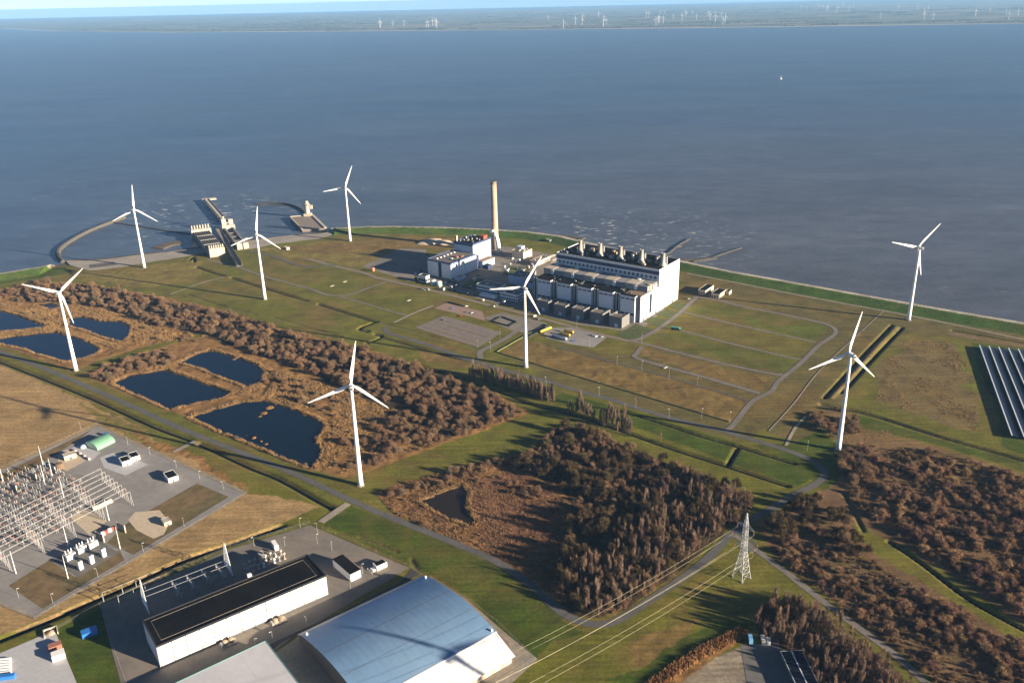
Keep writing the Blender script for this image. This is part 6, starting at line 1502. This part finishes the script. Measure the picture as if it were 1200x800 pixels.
# poplar rows
scatter('row', 'poplar', [(552, 440), (600, 455), (650, 470)], 0.5, (1.4, 2.1), (2.2, 3.8), line=3.0)
scatter('row', 'poplar', [(668, 482), (700, 492), (741, 508)], 0.5, (1.5, 2.2), (2.4, 3.9), line=3.0)
scatter('row', 'poplar', [(773, 518), (775, 519)], 1.2, (1.8, 2.2), (2.4, 3.0), line=1.0)
# eastern scrub
E1 = [(985, 545), (1010, 520), (1060, 530), (1100, 528), (1200, 560), (1320, 592), (1320, 770), (1200, 724), (1150, 692), (1110, 664), (1060, 634), (1022, 616), (1000, 590)]
scatter('east', 'thicket', E1, 4.4, (1.5, 3.4), (.7, 1.15), .34, 22)
scatter('east', 'thicket', E1, 5.0, (.9, 1.6), (.6, 1.0))
scatter('east', 'shrub', [(945, 484), (990, 479), (1012, 503), (1030, 515), (985, 530), (968, 505), (948, 496)], 4.8, (2.0, 3.4), (.8, 1.15), .34)
scatter('east', 'shrub', [(975, 525), (1010, 530), (1030, 560), (1000, 570), (985, 555)], 4.8, (2.2, 3.6), (.9, 1.2), .34)
scatter('east', 'tree', [(892, 618), (925, 592), (958, 578), (975, 580), (985, 600), (1000, 625), (1020, 650), (990, 655), (950, 628), (910, 640)], 5.0, (2.2, 3.6), (1.0, 1.4), .36)
E2 = [(900, 645), (925, 625), (960, 640), (1010, 652), (1060, 682), (1120, 720), (1200, 764), (1320, 820), (1320, 880), (1140, 840), (1090, 796), (1045, 758), (1000, 724), (962, 696), (924, 666)]
scatter('east', 'thicket', E2, 4.6, (1.3, 2.7), (.7, 1.05), .42, 20)
scatter('east', 'thicket', E2, 3.3, (.8, 1.5), (.6, 1.0))
scatter('east', 'thicket', [(1080, 690), (1130, 715), (1200, 760), (1200, 800), (1130, 760), (1090, 725)], 4.6, (2.0, 3.2), (.8, 1.1), .36)
# wood by the solar barn
scatter('barn', 'poplar', W4, 3.2, (1.3, 2.2), (1.7, 2.8), .32)
scatter('barn', 'tree', [(888, 720), (906, 706), (935, 702), (960, 722), (940, 745), (905, 748)], 5.2, (2.2, 3.2), (1.2, 1.6), .3)
scatter('barn', 'shrub', [(985, 770), (1040, 782), (1075, 812), (1010, 822), (970, 800)], 4.6, (1.6, 2.6), (.8, 1.1), .3)
# shrubs about the offices
scatter('office', 'shrub', [(556, 352), (575, 357), (600, 361)], 9, (1.8, 3.0), (.9, 1.2), line=2.0)

GROUPS = {'upper': ("bare brown scrub shrub in the belt above the dark blue ponds", "shrubs in the belt above the ponds", "scrub_shrub", "shrub"),
          'wood': ("bare winter tree in the dense wood right of the marsh pond", "trees of the wood beside the marsh", "bare_tree", "tree"),
          'marsh': ("low bare shrub fringing the reddish marsh around the small brown pond", "shrubs around the marsh", "scrub_shrub", "shrub"),
          'row': ("slender pale poplar in the two rows along the ditch below the main road", "poplars in rows along the ditch", "poplar_tree", "tree"),
          'east': ("bare reddish-brown bush in the wide thicket right of the pylon", "bushes of the eastern thicket", "thicket_bush", "bush"),
          'barn': ("bare tree in the small wood around the solar barn", "trees around the solar barn", "bare_tree", "tree"),
          'office': ("small bare shrub in front of the white offices", "shrubs in front of the offices", "scrub_shrub", "shrub")}
def size_in_view(p): return p[3] * p[4] / ((p[0]) ** 2 + (p[1]) ** 2 + CAM_H ** 2)
def in_view(p):
    d = np.array([p[0], p[1], p[2] - CAM_H]); w = d @ FW; return abs(d @ RT / w) < .60 and abs(d @ UP / w) < .41
def sublabel(p, lab):
    d = np.array([p[0], p[1], p[2] - CAM_H]); w = d @ FW; x = 600 + CAM_F * (d @ RT) / w; y = 400 - CAM_F * (d @ UP) / w
    if p[7] == 'upper': return "bare brown shrub in the scrub belt " + ("behind the leftmost ponds" if x < 200 else "behind the two middle ponds" if x < 330 else "right of the largest pond, near the road-bend turbine" if x < 470 else "at the right tip, next to the green strip")
    if p[7] == 'wood': return "bare winter tree in the dense wood, " + ("rear part towards the ditch" if y < 580 else "middle part beside the reddish marsh" if x < 700 else "right part towards the pylon" if x > 790 else "front part above the road bend")
    if p[7] == 'row': return "slender pale poplar in the " + ("row below the turbine in front of the station" if x < 662 else "row above the dense wood" if x < 758 else "lone clump between wood and main road")
    if p[7] == 'east': return "bare reddish-brown bush in the thicket " + ("below the solar field meadow" if y < 620 and x > 980 else "between pylon and road bend" if x < 985 and y < 660 else "along the side road, lower right")
    return lab
byname = {}
for p in PLANTS: byname.setdefault(GROUPS[p[7]][2], []).append(p)
LIMIT = {'scrub_shrub': 300, 'bare_tree': 300, 'poplar_tree': 300, 'thicket_bush': 300}
rest = {}
for nm, lst in byname.items():
    lst.sort(key=lambda p: -size_in_view(p) if in_view(p) else 1.0)
    near, far_ = lst[:LIMIT[nm]], lst[LIMIT[nm]:]
    # every proto variety must exist among the individuals
    for p in near:
        lab, grp, _, cat = GROUPS[p[7]]; lab = sublabel(p, lab)
        o = bpy.data.objects.new(nm, None); C.objects.link(o); o.empty_display_size = .5; o.location = p[:3]; o.rotation_euler = (0, 0, rsT.uniform(0, 6.28)); tag(o, lab, cat, grp)
        cm, tm = PROTO[p[5]][p[6]]
        for me_, pn in ((cm, "crown"), (tm, "trunk")):
            c_ = bpy.data.objects.new(pn, me_); C.objects.link(c_); c_.parent = o; c_.scale = (p[3], p[3], p[4])
    for p in far_: rest.setdefault(nm, []).append(p)
print("plants", {k: len(v) for k, v in byname.items()})
def instancer(name, pts, protos, label, cat):
    """one object: points carrying copies of the given crown and trunk meshes"""
    me = bpy.data.meshes.new(name); me.from_pydata([p[:3] for p in pts], [], [])
    me.attributes.new("sc", 'FLOAT_VECTOR', 'POINT').data.foreach_set("vector", np.array([(p[3], p[3], p[4]) for p in pts], np.float32).ravel())
    me.attributes.new("rz", 'FLOAT_VECTOR', 'POINT').data.foreach_set("vector", np.array([(0, 0, rsT.uniform(0, 6.28)) for p in pts], np.float32).ravel())
    me.attributes.new("vi", 'INT', 'POINT').data.foreach_set("value", np.array([protos.index((p[5], p[6])) for p in pts], np.int32))
    o = bpy.data.objects.new(name, me); C.objects.link(o)
    ng = bpy.data.node_groups.new(name, 'GeometryNodeTree')
    ng.interface.new_socket("Geometry", in_out='INPUT', socket_type='NodeSocketGeometry'); ng.interface.new_socket("Geometry", in_out='OUTPUT', socket_type='NodeSocketGeometry')
    N = ng.nodes; L = ng.links; gi = N.new("NodeGroupInput"); go = N.new("NodeGroupOutput")
    iop = N.new("GeometryNodeInstanceOnPoints"); jn = N.new("GeometryNodeJoinGeometry")
    for pr in reversed(protos):            # join order is last link first
        gti = N.new("GeometryNodeGeometryToInstance")
        for me_ in PROTO[pr[0]][pr[1]]:
            oi = N.new("GeometryNodeObjectInfo"); oi.transform_space = 'ORIGINAL'; oi.inputs["Object"].default_value = SRC[me_.name]
            L.new(oi.outputs["Geometry"], gti.inputs[0])
        L.new(gti.outputs[0], jn.inputs[0])
    def attr(n, ty):
        a = N.new("GeometryNodeInputNamedAttribute"); a.data_type = ty; a.inputs[0].default_value = n; return a.outputs[0]
    L.new(gi.outputs[0], iop.inputs["Points"]); L.new(jn.outputs[0], iop.inputs["Instance"])
    iop.inputs["Pick Instance"].default_value = True
    L.new(attr("vi", 'INT'), iop.inputs["Instance Index"])
    er = N.new("FunctionNodeEulerToRotation"); L.new(attr("rz", 'FLOAT_VECTOR'), er.inputs[0]); L.new(er.outputs[0], iop.inputs["Rotation"])
    L.new(attr("sc", 'FLOAT_VECTOR'), iop.inputs["Scale"])
    L.new(iop.outputs[0], go.inputs[0])
    md = o.modifiers.new("scatter", 'NODES'); md.node_group = ng
    tag(o, label, cat, kind="stuff"); return o
SRC = {}
for ob in bpy.data.objects:
    if ob.type == 'MESH' and (ob.name.startswith("crown") or ob.name.startswith("trunk")) and ob.data.name not in SRC: SRC[ob.data.name] = ob
for nm, pts in rest.items():
    pts = [p for p in pts if all(m_.name in SRC for m_ in PROTO[p[5]][p[6]])]
    protos = sorted({(p[5], p[6]) for p in pts})
    instancer({'scrub_shrub': 'scrub_belt', 'bare_tree': 'woodland', 'poplar_tree': 'poplar_thicket', 'thicket_bush': 'bush_thicket'}[nm], pts, protos,
              {'scrub_shrub': "dense mass of bare brown scrub farther back above the ponds", 'bare_tree': "rest of the dense bare wood right of the marsh", 'poplar_tree': "rest of the slender poplars along the ditch", 'thicket_bush': "wide mass of bare reddish-brown bushes right of the pylon"}[nm], "vegetation")

# ------------------------------------------------------------------ reeds and rough grass tufts (nobody could count them)
def tufts(name, label, zones, density, hgt, mat, seed, spread=.8, nb=5, gap=0.0):
    rs = np.random.RandomState(seed); vs = []; fs = []
    for poly, is_line, w in zones:
        W = GP(poly)
        if is_line:
            P_ = []
            for a, b_ in zip(W[:-1], W[1:]):
                d = math.hypot(b_[0] - a[0], b_[1] - a[1]); n = int(d * w * density); q = rs.rand(n, 1); nr = np.array([-(b_[1] - a[1]) / d, (b_[0] - a[0]) / d])
                P_.append(np.array(a) + (np.array(b_) - np.array(a)) * q + nr * (rs.rand(n, 1) - .5) * w)
            P_ = np.concatenate(P_)
        else:
            A_ = np.array(W); lo, hi = A_.min(0), A_.max(0); n = int((hi - lo).prod() * density); P_ = lo + rs.rand(n, 2) * (hi - lo)
            P_ = P_[inside(P_[:, 0], P_[:, 1], W)]
        if gap: P_ = P_[fbm(P_[:, 0], P_[:, 1], 16, 71, 3) > gap]
        keep = np.ones(len(P_), bool)
        for wp in no_tree: keep &= ~inside(P_[:, 0], P_[:, 1], wp)
        for nm, (w_, mk, ln_) in ROADS.items(): keep &= dist_line(P_[:, 0], P_[:, 1], smooth(GP(ln_), 3), 10) > w_ / 2 + .8
        for x, y in P_[keep]:
            z_ = Z(x, y)
            if z_ < -.75: continue
            h = rs.uniform(*hgt); n = len(vs)
            for k in range(nb):
                a = rs.uniform(0, 6.28); r_ = spread * rs.rand() ** .5; bx_, by_ = x + r_ * math.cos(a), y + r_ * math.sin(a); b2 = rs.uniform(0, 6.28); w2 = rs.uniform(.12, .34)
                vs += [(bx_ - w2 * math.cos(b2), by_ - w2 * math.sin(b2), z_ - .1), (bx_ + w2 * math.cos(b2), by_ + w2 * math.sin(b2), z_ - .1), (bx_ + rs.normal(0, .3) - .25, by_ + rs.normal(0, .3), z_ + h * rs.uniform(.6, 1))]
                fs.append((n + 3 * k, n + 3 * k + 1, n + 3 * k + 2))
    me = bpy.data.meshes.new(name); V = np.array(vs, np.float32); F = np.array(fs, np.int32)
    me.vertices.add(len(V)); me.vertices.foreach_set("co", V.ravel()); me.loops.add(F.size); me.loops.foreach_set("vertex_index", F.ravel()); me.polygons.add(len(F)); me.polygons.foreach_set("loop_start", np.arange(len(F)) * 3)
    me.update(); me.validate(); me.materials.append(mat); o = bpy.data.objects.new(name, me); C.objects.link(o); return tag(o, label, "vegetation", kind="stuff")
STRAW = M("reed_straw", (.27, .165, .07), .95, var=.3, scale=.12, col2=(.20, .125, .055)); RUST = M("marsh_sedge", (.19, .10, .052), .95, var=.3, scale=.12, col2=(.15, .085, .045))
rims = [(p + [p[0]], True, 9) for i, p in enumerate(PONDS) if i not in (7,)]
tufts("pond_reeds", "golden reeds lining the banks between the ponds", rims + [([(312, 466), (335, 436)], True, 10), ([(210, 425), (175, 432), (132, 446)], True, 8), ([(240, 449), (272, 460), (300, 455), (325, 436)], True, 10), ([(272, 460), (310, 466)], True, 8), ([(0, 391), (60, 385), (110, 398), (140, 408)], True, 10), ([(0, 358), (30, 366), (62, 383)], True, 9)], .8, (1.4, 2.8), STRAW, 1, spread=1.1)
tufts("reed_bed", "wide tan reed bed between the ponds and the scrub", [([(318, 470), (335, 436), (385, 452), (410, 462), (440, 472), (470, 482), (430, 500), (425, 552), (380, 556), (372, 512), (384, 498), (345, 478)], False, 0), ([(60, 356), (120, 362), (150, 372), (215, 388), (245, 394), (200, 400), (160, 405), (152, 380), (118, 374), (80, 370)], False, 0), ([(0, 354), (60, 356), (78, 380), (60, 386), (0, 360)], False, 0)], .34, (1.0, 2.2), STRAW, 2, gap=.36, spread=1.1)
tufts("marsh_sedge", "rusty sedge of the marsh around the small brown pond", [(MARSH, False, 0)], .34, (.8, 1.8), RUST, 3, gap=.3, spread=1.1)
tufts("rough_grass", "rough straw-coloured grass in the eastern scrub and meadow", [([(985, 520), (1040, 505), (1090, 530), (1060, 560), (1000, 545)], False, 0), ([(1060, 400), (1110, 400), (1140, 430), (1148, 505), (1060, 480), (1020, 470), (1030, 430)], False, 0), (E2, False, 0), (E1, False, 0)], .16, (.6, 1.3), STRAW, 4, gap=.52, spread=1.2)
tufts("reed_hedge", "tall rusty reed hedge beside the scrap yard, lower right", [([(760, 808), (800, 778), (832, 760), (874, 738)], True, 9)], 1.2, (2.2, 3.6), M("rust_reed", (.26, .13, .05), .95, var=.35, scale=.3), 5)
